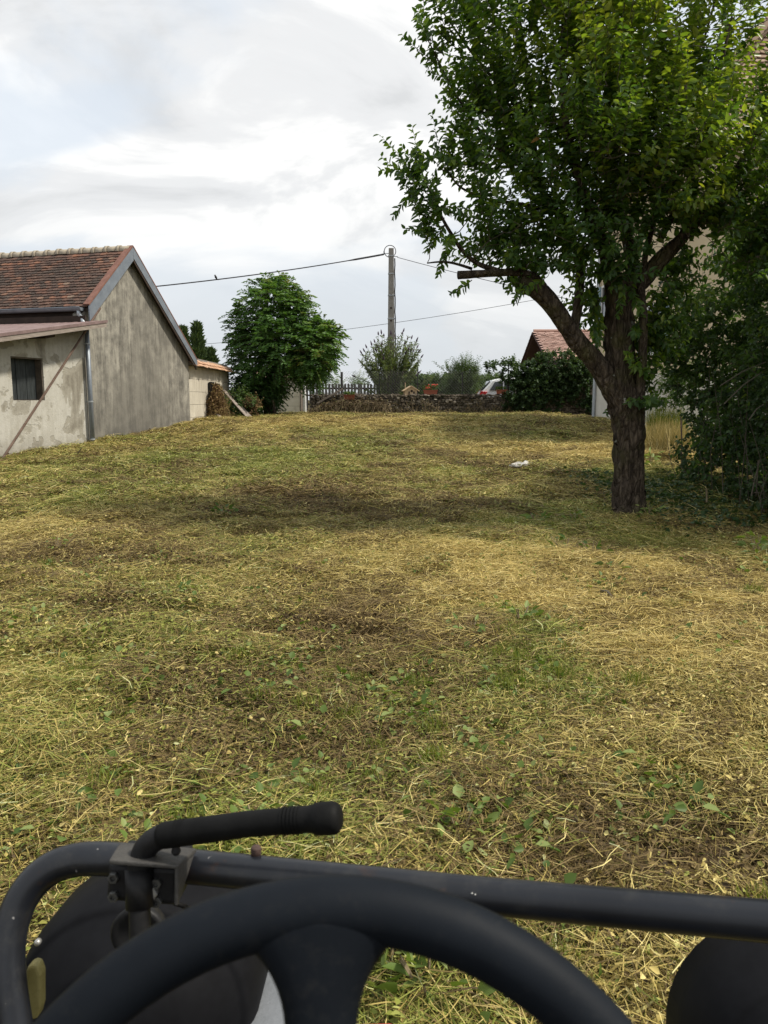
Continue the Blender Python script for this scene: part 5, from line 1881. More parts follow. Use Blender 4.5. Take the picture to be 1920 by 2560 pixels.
    # troughs and bird house on the wall
    def trough(px, py, d, w_, h_, lab, flowers):
        c = P(px, py, d)
        t_ = empty('planter', c, 0, lab, 'planter', 'terracotta planters along the wall')
        q = MB()
        a = [(-w_ / 2 * .9, -.09), (w_ / 2 * .9, -.09), (w_ / 2 * .9, .09), (-w_ / 2 * .9, .09)]
        b = [(-w_ / 2, -.11), (w_ / 2, -.11), (w_ / 2, .11), (-w_ / 2, .11)]
        q.add([(x, y, 0) for x, y in a] + [(x, y, h_) for x, y in b] + [(x * .93, y * .85, h_) for x, y in b] + [(x * .93, y * .85, h_ - .05) for x, y in b],
              [(3, 2, 1, 0)] + [(i, (i + 1) % 4, 4 + (i + 1) % 4, 4 + i) for i in range(4)] + [(4 + i, 4 + (i + 1) % 4, 8 + (i + 1) % 4, 8 + i) for i in range(4)] + [(8 + i, 8 + (i + 1) % 4, 12 + (i + 1) % 4, 12 + i) for i in range(4)] + [(12, 13, 14, 15)])
        q.build('trough', M['terracotta'], t_)
        q = MB(); q.box((0, 0, h_ - .012), (w_ + .025, .24, .03)); q.build('rim', M['terracotta'], t_)
        fo = Foliage(); n = 120
        p = np.array(c) + np.stack([rng.uniform(-w_ / 2, w_ / 2, n), rng.normal(0, .07, n), h_ + rng.random(n) * (.16 if flowers else .1)], -1)
        fo.add(p, unit(n, rng, .6), unit(n, rng, 1.), rng.uniform(.05, .09, n), rng.uniform(.04, .06, n), rng.random(n))
        fo.build('foliage', M['leaf_bush'], t_, kind='stuff')
        if flowers:
            q = MB()
            for k in range(26):
                o_ = Vector((rng.uniform(-w_ / 2, w_ / 2), rng.normal(-.05, .06), h_ + rng.uniform(.05, .22)))
                q.lathe([(.005, -.02), (.03, 0), (.005, .025)], 6, Matrix.Translation(o_))
            q.build('flowers', M['flower_red'], t_, kind='stuff')
    trough(873, 999, 31.0, .42, .19, 'small terracotta trough among the brambles below the picket fence', False)
    trough(1076, 988, 31.55, .56, .21, 'terracotta trough of red flowers on the stone wall beside the bird house', True)
    trough(1254, 985, 31.3, .42, .17, 'terracotta trough on the stone wall in front of the white car', False)
    c = P(1028, 989, 31.4)
    bh = empty('bird_house', c, R(12), 'pale wooden bird house with pitched roof on the stone wall', 'bird house')
    q = MB(); q.prism([(-.26, 0, 0), (.26, 0, 0), (.26, 0, .2), (.0, 0, .36), (-.26, 0, .2)], (0, .3, 0)); q.build('body', M['birdhouse'], bh)
    for s in (-1, 1):
        q = MB(); q.bar((0, -.05, .385), (s * .34, -.05, .175), .02, .025, (0, 0, 1)); q.bar((0, .15, .38), (s * .33, .15, .18), .40, .022, (0, 0, 1))
        q.build('roof_panel', M['birdhouse'], bh)
    q = MB(); q.lathe([(.05, -.004), (.05, .004)], 14, Matrix.Translation((.02, -.004, .18)) @ Matrix.Rotation(R(90), 4, 'X')); q.build('hole', M['dark_wood'], bh)
    for k in range(2):
        q = MB(); q.box((-.09 + .2 * k, -.012, .12), (.06, .02, .09)); q.build('opening', M['dark_wood'], bh)
    q = MB(); q.tube([(-.2, .2, .2), (-.2, .2, .52)], .015, 6); q.build('stick', M['birdhouse'], bh)


build_far_side()


def build_car():
    d = 36.5
    rear = P(1199, 985, d)
    x0 = rear.x
    car = empty('parked_car', (x0 + 2.1, d + .9, .84), 0, 'white hatchback parked beyond the stone wall, its red tail lamp showing', 'car')
    prof = [(-2.08, .32), (-2.12, .62), (-2.06, .86), (-1.95, 1.02), (-1.50, 1.52), (-1.2, 1.60), (-.3, 1.64), (.4, 1.55), (1.1, 1.08), (1.9, .92), (2.1, .68), (2.08, .32)]
    b = MB()
    hw = .86
    n = len(prof)
    vs_, fs = [], []
    for s, k in ((-1, 1.), (-1, .9), (1, .9), (1, 1.)):
        pass
    rows = [(-hw, 0), (-hw * .98, 1), (hw * .98, 1), (hw, 0)]
    tuck = lambda z: 1 - .18 * max(0, (z - .95) / .7)
    for y in (-1, -.93, .93, 1):
        f = 1 if abs(y) < 1 else 0
        for x, z in prof:
            vs_.append((x * (.985 + .015 * f), y * hw * tuck(z), z - (0 if f else .015)))
    for r_ in range(3):
        for i in range(n):
            j = (i + 1) % n
            fs.append((r_ * n + i, r_ * n + j, (r_ + 1) * n + j, (r_ + 1) * n + i))
    fs += [tuple(range(n - 1, -1, -1)), tuple(3 * n + i for i in range(n))]
    b.add(vs_, fs)
    b.build('body', M['car_white'], car, bevel=.03)
    y = -hw
    for nm, poly in (('side_window', [(-1.62, 1.06), (-1.38, 1.44), (-1.02, 1.50), (-1.0, 1.06)]), ('side_window', [(-.94, 1.06), (-.94, 1.5), (-.3, 1.52), (-.28, 1.06)]), ('side_window', [(-.22, 1.06), (-.22, 1.52), (.36, 1.44), (.85, 1.06)])):
        q = MB()
        q.prism([(x, -hw * tuck(z) - .012, z) for x, z in poly], (0, .03, 0))
        q.build(nm, M['glass'], car)
    q = MB()
    q.prism([(-1.965, -.62, 1.06), (-1.56, -.58, 1.48), (-1.56, .58, 1.48), (-1.965, .62, 1.06)], (.03, 0, -.03))
    q.build('rear_window', M['glass'], car).location = (-.035, 0, .025)
    for s in (-1, 1):
        q = MB()
        q.prism([(-2.11, s * .88, .80), (-2.04, s * .88, 1.02), (-1.72, s * .88, .98), (-1.86, s * .88, .80)], (0, -s * .2, 0))
        q.build('tail_lamp', M['tail_red'], car, bevel=.01)
    q = MB(); q.box((-2.08, 0, .42), (.12, 1.6, .22)); q.build('bumper', M['car_white'], car, bevel=.03)
    for x in (-1.3, 1.3):
        for s in (-1, 1):
            q = MB()
            m = Matrix.Translation((x, s * .78, .31)) @ Matrix.Rotation(R(90), 4, 'X')
            q.lathe([(.2, -.1), (.3, -.09), (.315, 0), (.3, .09), (.2, .1)], 20, m)
            wh = q.build('wheel', M['rubber'], car, True)
            q = MB(); q.lathe([(.19, -.105), (.19, .105)], 16, m); q.build('rim', M['zinc_pale'], wh)


build_car()


def build_chalet():
    d = 45.
    rz = P(1335, 829, d).z
    x0 = P(1335, 829, d).x
    h = empty('chalet_house', (x0, d, .84), 0, 'chalet style house with pink tiled roof and brown boarded gable', 'house')
    T = Vector(h.location)
    ne, fe_ = P(1366, 882, 41.7), P(1295, 909, 48.6)
    yn, yf = ne.y - d, fe_.y - d
    zr, zn, zf = rz - .84, ne.z - .84, fe_.z - .84
    Lx = 9.0
    roof = empty('roof', (0, 0, 0), 0, parent=h)
    q = MB()
    q.prism([(0, yn, zn), (0, 0, zr), (0, yf, zf), (0, yf, zf - .16), (0, 0, zr - .16), (0, yn, zn - .16)], (Lx, 0, 0))
    q.build('roof_deck', M['brown_soffit'], roof)
    un = Vector((0, -yn, zr - zn)).normalized()
    uf = Vector((0, -yf, zr - zf)).normalized()
    tile_slope(roof, (.02, yn - .05, zn + .01), (1, 0, 0), un, Lx, math.hypot(yn, zr - zn), .24, .2, M['pink_o'], M['pink_s'], 300, world=Matrix.Translation(T))
    tile_slope(roof, (.02, yf + .05, zf + .01), (1, 0, 0), uf, Lx, math.hypot(yf, zr - zf), .24, .2, M['pink_o'], M['pink_s'], 0, world=Matrix.Translation(T))
    q = MB(); q.tube([(-.03, 0, zr + .03), (Lx, 0, zr + .03)], .1, 8); q.build('ridge', M['pink_s'], roof)
    for y_, z_ in ((yn, zn), (yf, zf)):
        q = MB(); q.bar((-.02, y_, z_ - .06), (-.02, 0, zr - .06), .035, .2, (1, 0, 0)); q.build('verge_board', M['brown_soffit'], h)
    q = MB()
    q.prism([(.9, yn + .5, -.2), (.9, yn + .5, zn - .1), (.9, 0, zr - .3), (.9, yf - .5, zf - .1), (.9, yf - .5, -.2)], (.25, 0, 0))
    q.box((Lx / 2 + .3, yn + .62, zn / 2 - .2), (Lx - 1.0, .24, zn + .1))
    q.box((Lx / 2 + .3, yf - .62, zf / 2 - .2), (Lx - 1.0, .24, zf + .1))
    q.build('wall', M['cream'], h)
    for k in range(14):
        y_ = yn + .55 + k * (yf - yn - 1.1) / 13
        zt = (zr + (zn - zr) * (y_ / yn) if y_ < 0 else zr + (zf - zr) * (y_ / yf)) - .3
        if zt > 2.3:
            q = MB(); q.box((.87, y_, (2.25 + zt) / 2), (.04, .4, zt - 2.25)); q.build('board', M['brown_soffit'], h)
    q = MB(); q.bar((.45, yf * .45, zf + 1.), (.9, yf * .45, zf + .2), .1, .1); q.bar((.3, 0, zr - .3), (.88, 0, zr - 1.0), .1, .1); q.build('bracket', M['brown_soffit'], h)
    # cross roof on the right whose valley shows
    v = MB()
    a = P(1420, 858, 42.5) - T; b = P(1384, 890, 40.6) - T
    v.prism([(a.x, -1.6, a.z + .0), (b.x, yn - .9, b.z - .1), (b.x + 5., yn - .9, b.z - .1), (a.x + 4, -1.6, a.z)], (0, 0, -.12))
    v.build('porch_roof', M['pink_s'], h)


build_chalet()


def build_house():
    X, ya, yb, g = 6.62, 17.55, 24.7, .55
    ze = P(1689, 333, ya).z
    h = empty('beige_house', (X, ya, g), 0, 'tall beige rendered house with blue-grey shutters and steep brown tiled roof', 'house')
    He = ze - g
    w = MB()
    w.box((4.5, (yb - ya) / 2, He / 2 + .35), (9.0, yb - ya, He - .7 + .68))
    w.build('wall', M['beige'], h)
    p = MB()
    p.prism([(-.02, -.02, -.6), (-.02, yb - ya + .02, -.6), (-.02, yb - ya + .02, 1.55), (-.02, -.02, 1.55)], (.019, 0, 0))
    p.prism([(-.002, -.02, -.6), (9.0, -.02, -.6), (9.0, -.02, 1.55), (-.002, -.02, 1.55)], (0, .019, 0))
    p.build('plinth', M['plinth'], h)
    for yc, z0, z1 in ((24.15 - ya, P(1475, 833, 24.8).z - g, P(1475, 725, 24.8).z - g), (19.9 - ya, P(1585, 892, 20.3).z - g, P(1585, 770, 20.3).z - g)):
        win = empty('window', (0, 0, 0), 0, parent=h)
        q = MB(); q.box((-.003, yc - .55, (z0 + z1) / 2), (.03, .9, z1 - z0 - .06)); q.build('pane', M['glass'], win)
        q = MB()
        for z_ in (z0 + .02, z1 - .02): q.box((-.02, yc - .55, z_), (.06, 1.0, .06))
        for y_ in (yc - 1.03, yc - .07, yc - .55): q.box((-.022, y_, (z0 + z1) / 2), (.05, .05, z1 - z0))
        q.build('frame', M['white_paint'], win)
        for y_ in (yc + .22, yc - 1.32):
            q = MB(); q.box((-.06, y_, (z0 + z1) / 2), (.04, .46, z1 - z0)); s = q.build('shutter', M['blue_shutter'], h)
            q = MB()
            for z_ in (z0 + .2, z1 - .2): q.box((-.085, y_, z_), (.02, .42, .08))
            q.build('batten', M['blue_shutter'], s)
    roof = empty('roof', (0, 0, 0), 0, parent=h)
    ov, rise, run = .35, 4.4, 3.95
    A, B = Vector((-ov, -ov, He - .1)), Vector((-ov, yb - ya + ov, He - .1))
    C_, D_ = Vector((9 + ov, -ov, He - .1)), Vector((9 + ov, yb - ya + ov, He - .1))
    k = math.tan(R(48))
    Hr = (yb - ya + 2 * ov) / 2 * k
    mid = (yb - ya) / 2
    r1, r2 = Vector((-ov + mid + ov, mid, He - .1 + Hr)), Vector((9 - mid, mid, He - .1 + Hr))
    q = MB()
    q.add([A, B, C_, D_, r1, r2], [(0, 1, 4), (0, 4, 5, 2), (1, 3, 5, 4), (2, 5, 3), (0, 2, 3, 1)])
    q.build('roof_deck', M['dark_wood'], roof)
    W = Matrix.Translation((X, ya, g))
    hl = mid + ov
    sl = math.hypot(hl, Hr)
    tile_slope(roof, A, (0, 1, 0), (math.cos(R(48)), 0, math.sin(R(48))), 2 * hl, sl, .25, .19, M['house_o'], M['house_s'], 120, th=.025, world=W, cut=lambda a, z: z / sl * hl < a + .1 < 2 * hl - z / sl * hl + .2)
    tile_slope(roof, A, (1, 0, 0), (0, math.cos(R(48)), math.sin(R(48))), 9 + 2 * ov, sl, .25, .19, M['house_o'], M['house_s'], 180, th=.025, world=W, cut=lambda a, z: z / sl * hl < a + .1 < 9 + 2 * ov - z / sl * hl + .2)
    q = MB()
    for e in (A, B): q.tube([e + Vector((0, 0, .05)), r1 + Vector((0, 0, .08))], .11, 8)
    q.tube([r1 + Vector((0, 0, .08)), r2 + Vector((0, 0, .08))], .11, 8)
    q.build('hip_tiles', M['house_s'], roof)
    q = MB()
    q.tube([A + Vector((-.06, -.06, -.06)), B + Vector((-.06, .06, -.06))], .07, 8)
    q.tube([A + Vector((-.06, -.06, -.06)), C_ + Vector((.06, -.06, -.06))], .07, 8)
    q.build('gutter', M['zinc'], h)
    q = MB(); q.tube([(-.08, yb - ya - .35, -.2), (-.08, yb - ya - .35, He - .2)], .05, 8); q.build('downpipe', M['zinc_pale'], h)


build_house()


# ------------------------------------------------------------------ utility pole, cables, bird
def build_pole():
    d = 33.4
    t = P(978, 621, d)
    p = empty('utility_pole', (t.x, d, .84), 0, 'grey concrete utility pole with dark cable clipped to its side', 'utility pole')
    H = t.z - .84
    q = MB()
    a, b = .175, .105
    q.add([(-a, -a, -.5), (a, -a, -.5), (a, a, -.5), (-a, a, -.5), (-b, -b, H), (b, -b, H), (b, b, H), (-b, b, H)],
          [(3, 2, 1, 0), (4, 5, 6, 7)] + [(i, (i + 1) % 4, 4 + (i + 1) % 4, 4 + i) for i in range(4)])
    q.build('shaft', M['concrete'], p, bevel=.012)
    for k in range(9):
        z = H - 1.9 - k * .52
        w = a + (b - a) * z / H
        q = MB(); q.box((-.005, -w - .003, z), (.07, .012, .07)); q.build('foot_hole', M['dark_wood'], p)
    for z in (H - 1.02, H - 1.9, H - 2.85, H - 3.8, H - .3):
        w = a + (b - a) * z / H
        q = MB()
        for s in (-1, 1): q.box((0, s * (w + .006), z), (2 * w + .03, .01, .03)); q.box((s * (w + .006), 0, z), (.01, 2 * w + .02, .03))
        q.build('strap', M['zinc_pale'], p)
    q = MB()
    zs = np.linspace(H - .4, .2, 24)
    q.tube([(a + (b - a) * z / H + .035 + .012 * math.sin(i * 2.2), -.03, z) for i, z in enumerate(zs)], .025, 6)
    q.build('down_cable', M['black_cable'], p)
    q = MB()
    q.tube([(-.05 + .24 * math.cos(x), -.02, H - .12 + .24 * math.sin(x)) for x in np.linspace(0, 2 * math.pi, 25)[:-1]], .016, 6, closed=True)
    q.build('cable_loop', M['black_cable'], p)
    q = MB()
    q.bar((-.36, 0, H - .22), (-.1, 0, H - .2), .02, .03); q.bar((.1, 0, H - .32), (.28, 0, H - .33), .02, .03)
    q.tube([(-.3, 0, H - .24), (-.3, 0, H - .1)], .025, 8)
    q.build('bracket', M['zinc_pale'], p)

    def cable(a, b, sag, r, lab, n=30, thick=None):
        q = MB()
        pts, rad = [], []
        for i in range(n + 1):
            s = i / n
            v = a.lerp(b, s) - Vector((0, 0, sag * 4 * s * (1 - s)))
            pts.append(v)
            rad.append(r if not thick or s > thick else r * 1.8)
        q.tube(pts, rad, 6)
        return tag(q.build('cable', M['black_cable']), lab, 'cable')
    tl = Vector((t.x - .32, d, t.z - .24))
    e = P(330, 722, 27)
    cable(tl, e, .10, .020, 'black cable running from the pole top to behind the barn', thick=.16)
    q = P(1500, 765, 25.0)
    cable(Vector((t.x + .26, d, t.z - .36)), q, .05, .011, 'thin cable dropping from the pole top to the beige house')
    cable(P(430, 866, 52), P(1400, 738, 44), .35, .012, 'thin distant cable crossing low behind the pole')
    # small bird on the cable
    s = .724
    # find the cable point that is seen at the bird's pixel
    best = min((abs(((CXP + F * (v.x) / (v.y * CP - (v.z - EYE) * SP))) - 540), v) for v in [tl.lerp(e, k / 400) - Vector((0, 0, .10 * 4 * (k / 400) * (1 - k / 400))) for k in range(401)])[1]
    bd = empty('bird', best + Vector((0, 0, .02)), R(200), 'small dark bird perched on the black cable', 'bird')
    q = MB()
    q.tube([(-.02, 0, .0), (-.01, 0, .03), (.01, 0, .07), (.025, 0, .105), (.035, 0, .13), (.045, 0, .15)], [.015, .036, .042, .032, .028, .012], 10)
    q.bar((-.015, 0, .03), (-.09, 0, -.03), .03, .012)
    q.tube([(.05, 0, .138), (.075, 0, .134)], [.008, .002], 6)
    q.build('body', M['steel_dark'], bd, True)


build_pole()


# ------------------------------------------------------------------ white plastic on the grass
def build_bag():
    c = PG(1303, 1172)
    rng = np.random.default_rng(3)
    n = 22
    xs, ys = np.linspace(-1, 1, n), np.linspace(-1, 1, n)
    X, Y = np.meshgrid(xs, ys)
    edge = np.clip(1.0 - np.maximum(np.abs(X) ** 3, np.abs(Y) ** 3), 0, 1)
    Z = (.015 + .10 * fbm(X * 2.1 + 4, Y * 2.1, 8) * (.45 + .55 * (X + 1) / 2) + .02 * np.abs(np.sin(X * 9 + 4 * fbm(X * 3, Y * 3, 1) * 3))) * edge ** .6
    j = 1 + .22 * (fbm(X * 1.4, Y * 1.4, 5) - .5) * 2
    V = np.stack([X * .17 * j + Y * .05, Y * .2 * j, Z + .02], -1).reshape(-1, 3)
    i = np.arange(n * n).reshape(n, n)
    Q = np.stack([i[:-1, :-1], i[:-1, 1:], i[1:, 1:], i[1:, :-1]], -1).reshape(-1, 4)
    o = link('plastic_bag', np_mesh('plastic_bag', V, Q), M['plastic_bag'])
    sm = o.modifiers.new('thick', 'SOLIDIFY'); sm.thickness = .004
    o.location = c
    o.rotation_euler = (0, 0, R(-12))
    tag(o, 'crumpled white plastic bag lying on the mown grass', 'bag')
    # a cut twig on the straw and a small stick near the barn
    for a, b, lab in (((1500, 1495), (1535, 1535), 'dark cut twig lying on the golden straw'), ((190, 1150), (205, 1128), 'short dark stick poking out of the turf by the barn')):
        p, q = PG(*a), PG(*b)
        m = MB()
        if b[1] < a[1]:
            q = P(*b, p.y)
        m.tube([p + Vector((0, 0, .05)), p.lerp(q, .5) + Vector((0, 0, .08)), q + Vector((0, 0, .06))], [.012, .01, .006], 6)
        tag(m.build('stick', M['twig']), lab, 'stick')


build_bag()


# ------------------------------------------------------------------ the ride-on mower in front
def build_mower():
    black = NT('black moulded plastic')
    v = black.coord('Object')
    f = black.noise(v, 900, 3)
    c = black.ramp(black.noise(v, 9, 4), [(.3, (.0045, .006, .0085)), (.7, (.0075, .0098, .0138))])
    dst = black.math('MULTIPLY', black.noise(v, 6, 7, .7), black.noise(v, 130, 4, .7))
    c = black.mix(black.ramp(dst, [(.28, 0.), (.45, .22)]), c, (.045, .043, .038))
    Mb = black.done(black.principled(c, .58, 0, black.bump(f, .12, .001), .10))
    dome = simple('dull black polyethylene', [(.3, (.004, .004, .005)), (.7, (.0085, .0088, .0105))], 14, .65, 0, .05, .002, spec=.09)
    tubem = NT('worn dark blue paint')
    v = tubem.coord('Object')
    c = tubem.ramp(tubem.noise(v, 7, 6), [(.3, (.0065, .0075, .0105)), (.7, (.0135, .0155, .0205))])
    c = tubem.mix(tubem.ramp(tubem.noise(v, 16, 6, .7), [(.58, 0.), (.66, .7)]), c, (.030, .017, .013))
    c = tubem.mix(tubem.ramp(tubem.noise(v, 60, 2), [(.74, 0.), (.76, .7)]), c, (.35, .34, .33))
    c = tubem.mix(tubem.ramp(tubem.noise(v, 24, 8, .75), [(.5, 0.), (.72, .28)]), c, (.06, .057, .05))
    Mt = tubem.done(tubem.principled(c, .34, .0, None, .42))
    rub = simple('black rubber grip', [(.3, (.004, .004, .004)), (.7, (.009, .009, .009))], 30, .65, 0, .15, .002, spec=.12)
    iron = simple('black iron', [(.3, (.007, .007, .0075)), (.7, (.018, .0175, .018))], 18, .5, .0, .1, .003, spec=.2)
    bolt = simple('dull bolt', [(.3, (.06, .06, .06)), (.7, (.14, .14, .13))], 40, .4, .6, 0)
    bright = simple('bright bolt', [(.3, (.35, .34, .32)), (.7, (.5, .5, .48))], 40, .3, .6, 0)
    yel = simple('faded yellow reflector', [(.3, (.20, .17, .055)), (.7, (.30, .26, .10))], 30, .5)
    red = simple('red paint', [(.3, (.32, .035, .03)), (.7, (.45, .06, .05))], 10, .5)
    grey = simple('grey painted steel', [(.3, (.13, .142, .155)), (.7, (.19, .20, .22))], 7, .5)
    base = Vector((0, .3, 0))
    mw = empty('ride_on_mower', base, 0, 'dark ride-on mower seen from its seat, steering wheel in front', 'mower')
    T = base
    Z = lambda px, py, z: PZ(px, py, z) - T
    # steering wheel
    C, a, b, rr, RR = (-.0245, -.371, .332), .356, -.012, .0157, .18

    def wp(X, Y, Zz):               # steering wheel frame -> mower space
        Y2, Z2 = Y * math.cos(a) - Zz * math.sin(a), Y * math.sin(a) + Zz * math.cos(a)
        X3, Z3 = X * math.cos(b) + Z2 * math.sin(b), -X * math.sin(b) + Z2 * math.cos(b)
        return C2W(X3 + C[0], Y2 + C[1], Z3 + C[2]) - T
    sw = MB()
    sw.tube([wp(RR * math.cos(t_), RR * math.sin(t_), 0) for t_ in np.linspace(0, 2 * math.pi, 97)[:-1]], rr, 28, closed=True)
    wheel = sw.build('steering_wheel', Mb, mw, True)
    for an in (91.2, 211.2, 331.2):
        s = MB()
        e, u = (math.cos(R(an)), math.sin(R(an))), (-math.sin(R(an)), math.cos(R(an)))
        rows, n = 26, 24
        vs_ = []
        for i in range(rows + 1):
            r_ = RR - .001 - (RR - .035) * i / rows
            q = max(0., (r_ - (RR - .062)) / .062)
            hw = .0172 + .038 * q ** 2.6
            ht = .0105 + .0048 * q ** 1.3
            for k in range(n):
                t_ = 2 * math.pi * k / n
                cx_, sx_ = math.cos(t_), math.sin(t_)
                cx_ = math.copysign(abs(cx_) ** .9, cx_)
                sx_ = math.copysign(abs(sx_) ** .9, sx_)
                rc = math.sqrt(max((r_) ** 2 - (hw * cx_) ** 2 * .6 * q, 1e-6))
                vs_.append(wp(e[0] * rc + u[0] * (hw * cx_ + .003), e[1] * rc + u[1] * (hw * cx_ + .003), ht * sx_))
        s.add(vs_, [(i * n + k, i * n + (k + 1) % n, (i + 1) * n + (k + 1) % n, (i + 1) * n + k) for i in range(rows) for k in range(n)] + [tuple(range(n)), tuple(rows * n + k for k in range(n))])
        s.build('spoke', Mb, wheel, True)
    hb = MB()
    prof = [(.02, -.012), (.052, -.012), (.056, .0), (.05, .012), (.03, .02), (.03, .06)]
    n = 28
    vs_ = [wp(r_ * math.cos(2 * math.pi * k / n), r_ * math.sin(2 * math.pi * k / n), z_) for r_, z_ in prof for k in range(n)]
    hb.add(vs_, [(i * n + k, i * n + (k + 1) % n, (i + 1) * n + (k + 1) % n, (i + 1) * n + k) for i in range(len(prof) - 1) for k in range(n)] + [tuple(range(n - 1, -1, -1)), tuple((len(prof) - 1) * n + k for k in range(n))])
    hb.build('hub', Mb, wheel, True)
    co = MB()
    co.tube([wp(0, 0, .05), wp(0, -.05, .35)], .028, 14)
    co.build('column', iron, mw, True)
    # guard tube bent round the front left corner
    gp = [(1990, 2309, .795), (1920, 2303, .81), (1600, 2274, .862), (1255, 2244, .92), (900, 2208, .955), (600, 2178, .985), (420, 2161, 1.0), (330, 2152, 1.005), (262, 2146, 1.01), (200, 2146, 1.01), (140, 2161, 1.008), (88, 2198, 1.003), (48, 2254, .996), (24, 2325, .985), (17, 2394, .975), (22, 2470, .965), (34, 2556, .955), (48, 2640, .945), (60, 2760, .93)]
    P3 = np.array([list(Z(*g_)) for g_ in gp])
    ss = np.linspace(0, len(gp) - 1, 140)
    fine = np.stack([np.interp(ss, np.arange(len(gp)), P3[:, k]) for k in range(3)], -1)
    for _ in range(14): fine[1:-1] = (fine[:-2] + 2 * fine[1:-1] + fine[2:]) / 4
    g = MB()
    g.tube([Vector(q) for q in fine], .021, 24)
    g.build('guard_tube', Mt, mw, True)
    bl = MB()
    m = Matrix.Translation(Z(640, 2126, .985))
    bl.lathe([(.004, -.012), (.0065, -.012), (.0068, .003), (.0055, .005), (0.001, .0052)], 16, m)
    bl.build('bolt', simple('rust brown bolt', [(.3, (.05, .03, .025)), (.7, (.09, .055, .045))], 40, .7), mw, True)
    # clamp with its plate, bolts and the lever that passes through it
    rt = Vector((1, 0, 0)); fw = Vector((0, CP, -SP)); up = Vector((0, SP, CP))

    def cbox(x0, y0, x1, y1, z, dep, roll=0.):
        c0, c1 = Z(x0, y0, z), Z(x1, y1, z)
        cc = (c0 + c1) / 2 + fw * dep / 2
        return cc, ((c1 - c0).dot(rt), dep, abs((c1 - c0).dot(up)))
    rot = Matrix((rt, fw, up)).transposed() @ Matrix.Rotation(R(3.5), 3, 'Y')
    cl = empty('clamp', (0, 0, 0), 0, parent=mw)
    q = MB(); cc, dm = cbox(266, 2160, 338, 2258, .955, .075); q.box(cc, dm, rot); q.build('block', iron, cl, bevel=.008, seg=3)
    q = MB(); cc, dm = cbox(366, 2166, 448, 2266, .955, .075); q.box(cc, dm, rot); q.build('block', iron, cl, bevel=.008, seg=3)
    q = MB(); cc, dm = cbox(325, 2172, 375, 2256, .962, .06); q.box(cc, dm, rot); q.build('web', iron, cl, bevel=.004)
    q = MB()
    q.tube([Z(347, 2170, .953), Z(350, 2268, .945)], .0168, 22)
    q.build('sleeve', iron, cl, True)
    pl = MB()
    a1, a2, a3, a4 = Z(272, 2150, .928), Z(446, 2162, .928), Z(492, 2120, .985), Z(300, 2104, .985)
    pl.prism([a1, a2, a3, a4], -up * .006)
    pl.prism([a2 + Vector((0, 0, -.001)), a3 + Vector((0, 0, -.001)), a3 - up * .03 - rt * .02, a2 - up * .05], -rt * .005)
    pl.build('top_plate', simple('dusty dark plate', [(.3, (.03, .029, .029)), (.7, (.07, .066, .06))], 25, .55), cl, bevel=.002)
    for x, y in ((284, 2194), (284, 2241), (391, 2208), (391, 2254)):
        q = MB()
        m4 = Matrix.Translation(Z(x, y, .953)) @ (Matrix((rt, up, -fw)).transposed()).to_4x4()
        q.lathe([(.007, -.006), (.007, .003), (.0062, .0042), (.0036, .0042), (.003, .001)], 6 if x < 300 else 6, m4)
        q.build('bolt', bolt, cl)
    q = MB()
    q.lathe([(.0085, -.006), (.0085, .005), (.0075, .0062), (.001, .0065)], 6, Matrix.Translation(Z(379, 2231, .953)) @ (Matrix((rt, up, -fw)).transposed()).to_4x4())
    q.build('bolt', bright, cl)['label'] = 'bright silver bolt'
    lv = empty('lever', (0, 0, 0), 0, parent=mw)
    lp = [(352, 2420, .935), (350, 2330, .938), (349, 2260, .943), (347, 2200, .95), (348, 2172, .952), (352, 2148, .952), (362, 2122, .952), (382, 2100, .95), (410, 2088, .947), (440, 2082, .944)]
    P3 = np.array([list(Z(*g_)) for g_ in lp])
    ss = np.linspace(0, len(lp) - 1, 60)
    fine = np.stack([np.interp(ss, np.arange(len(lp)), P3[:, k]) for k in range(3)], -1)
    for _ in range(8): fine[1:-1] = (fine[:-2] + 2 * fine[1:-1] + fine[2:]) / 4
    q = MB(); q.tube([Vector(x) for x in fine], [.0128 if i < 24 else .0146 for i in range(60)], 20); q.build('shaft', iron, lv, True)
    q = MB(); q.lathe([(.004, -.006), (.007, -.003), (.007, .003), (.004, .005)], 10, Matrix.Translation(Z(418, 2066, .945))); q.lathe([(.004, -.006), (.006, -.002), (.004, .005)], 10, Matrix.Translation(Z(440, 2124, .94))); q.build('nub', iron, lv)
    g0, g1 = Z(400, 2090, .946), Z(852, 2044, .90)
    q = MB()
    s = [0, .02, .04, .5, .82, .855, .865, .90, .93, .965, .985, 1.0]
    r_ = [.0135, .0155, .0158, .0150, .0152, .0160, .0178, .0186, .0186, .0186, .0165, .012]
    q.tube([g0.lerp(g1, k) + Vector((0, 0, .004 * math.sin(k * 3.14))) for k in s], r_, 28)
    q.build('grip', rub, lv, True)
    q = MB()
    q.tube([Z(436, 2258, .965), Z(456, 2264, .97), Z(476, 2274, 1.0), Z(492, 2290, 1.04)], .003, 8)
    q.build('cable', rub, mw, True)
    q = MB()
    for k in (.10, .12, .14, .70, .72, .74, .76, .78):
        c_, d_ = g0.lerp(g1, k), (g1 - g0).normalized()
        q.tube([c_ + Vector((0, 0, .004 * math.sin(k * 3.14))) - d_ * .0014, c_ + Vector((0, 0, .004 * math.sin(k * 3.14))) + d_ * .0014], .0159, 28, False)
    q.build('grip_ring', rub, lv.children[-1], True)
    q = MB()
    for x, y, z_ in ((1180, 2233, .905), (1188, 2236, .904)):
        q.lathe([(.0004, -.001), (.0014, 0), (.0004, .001)], 7, Matrix.Translation(Z(x, y, z_)))
    q.build('paint_chips', bright, mw, kind='stuff')
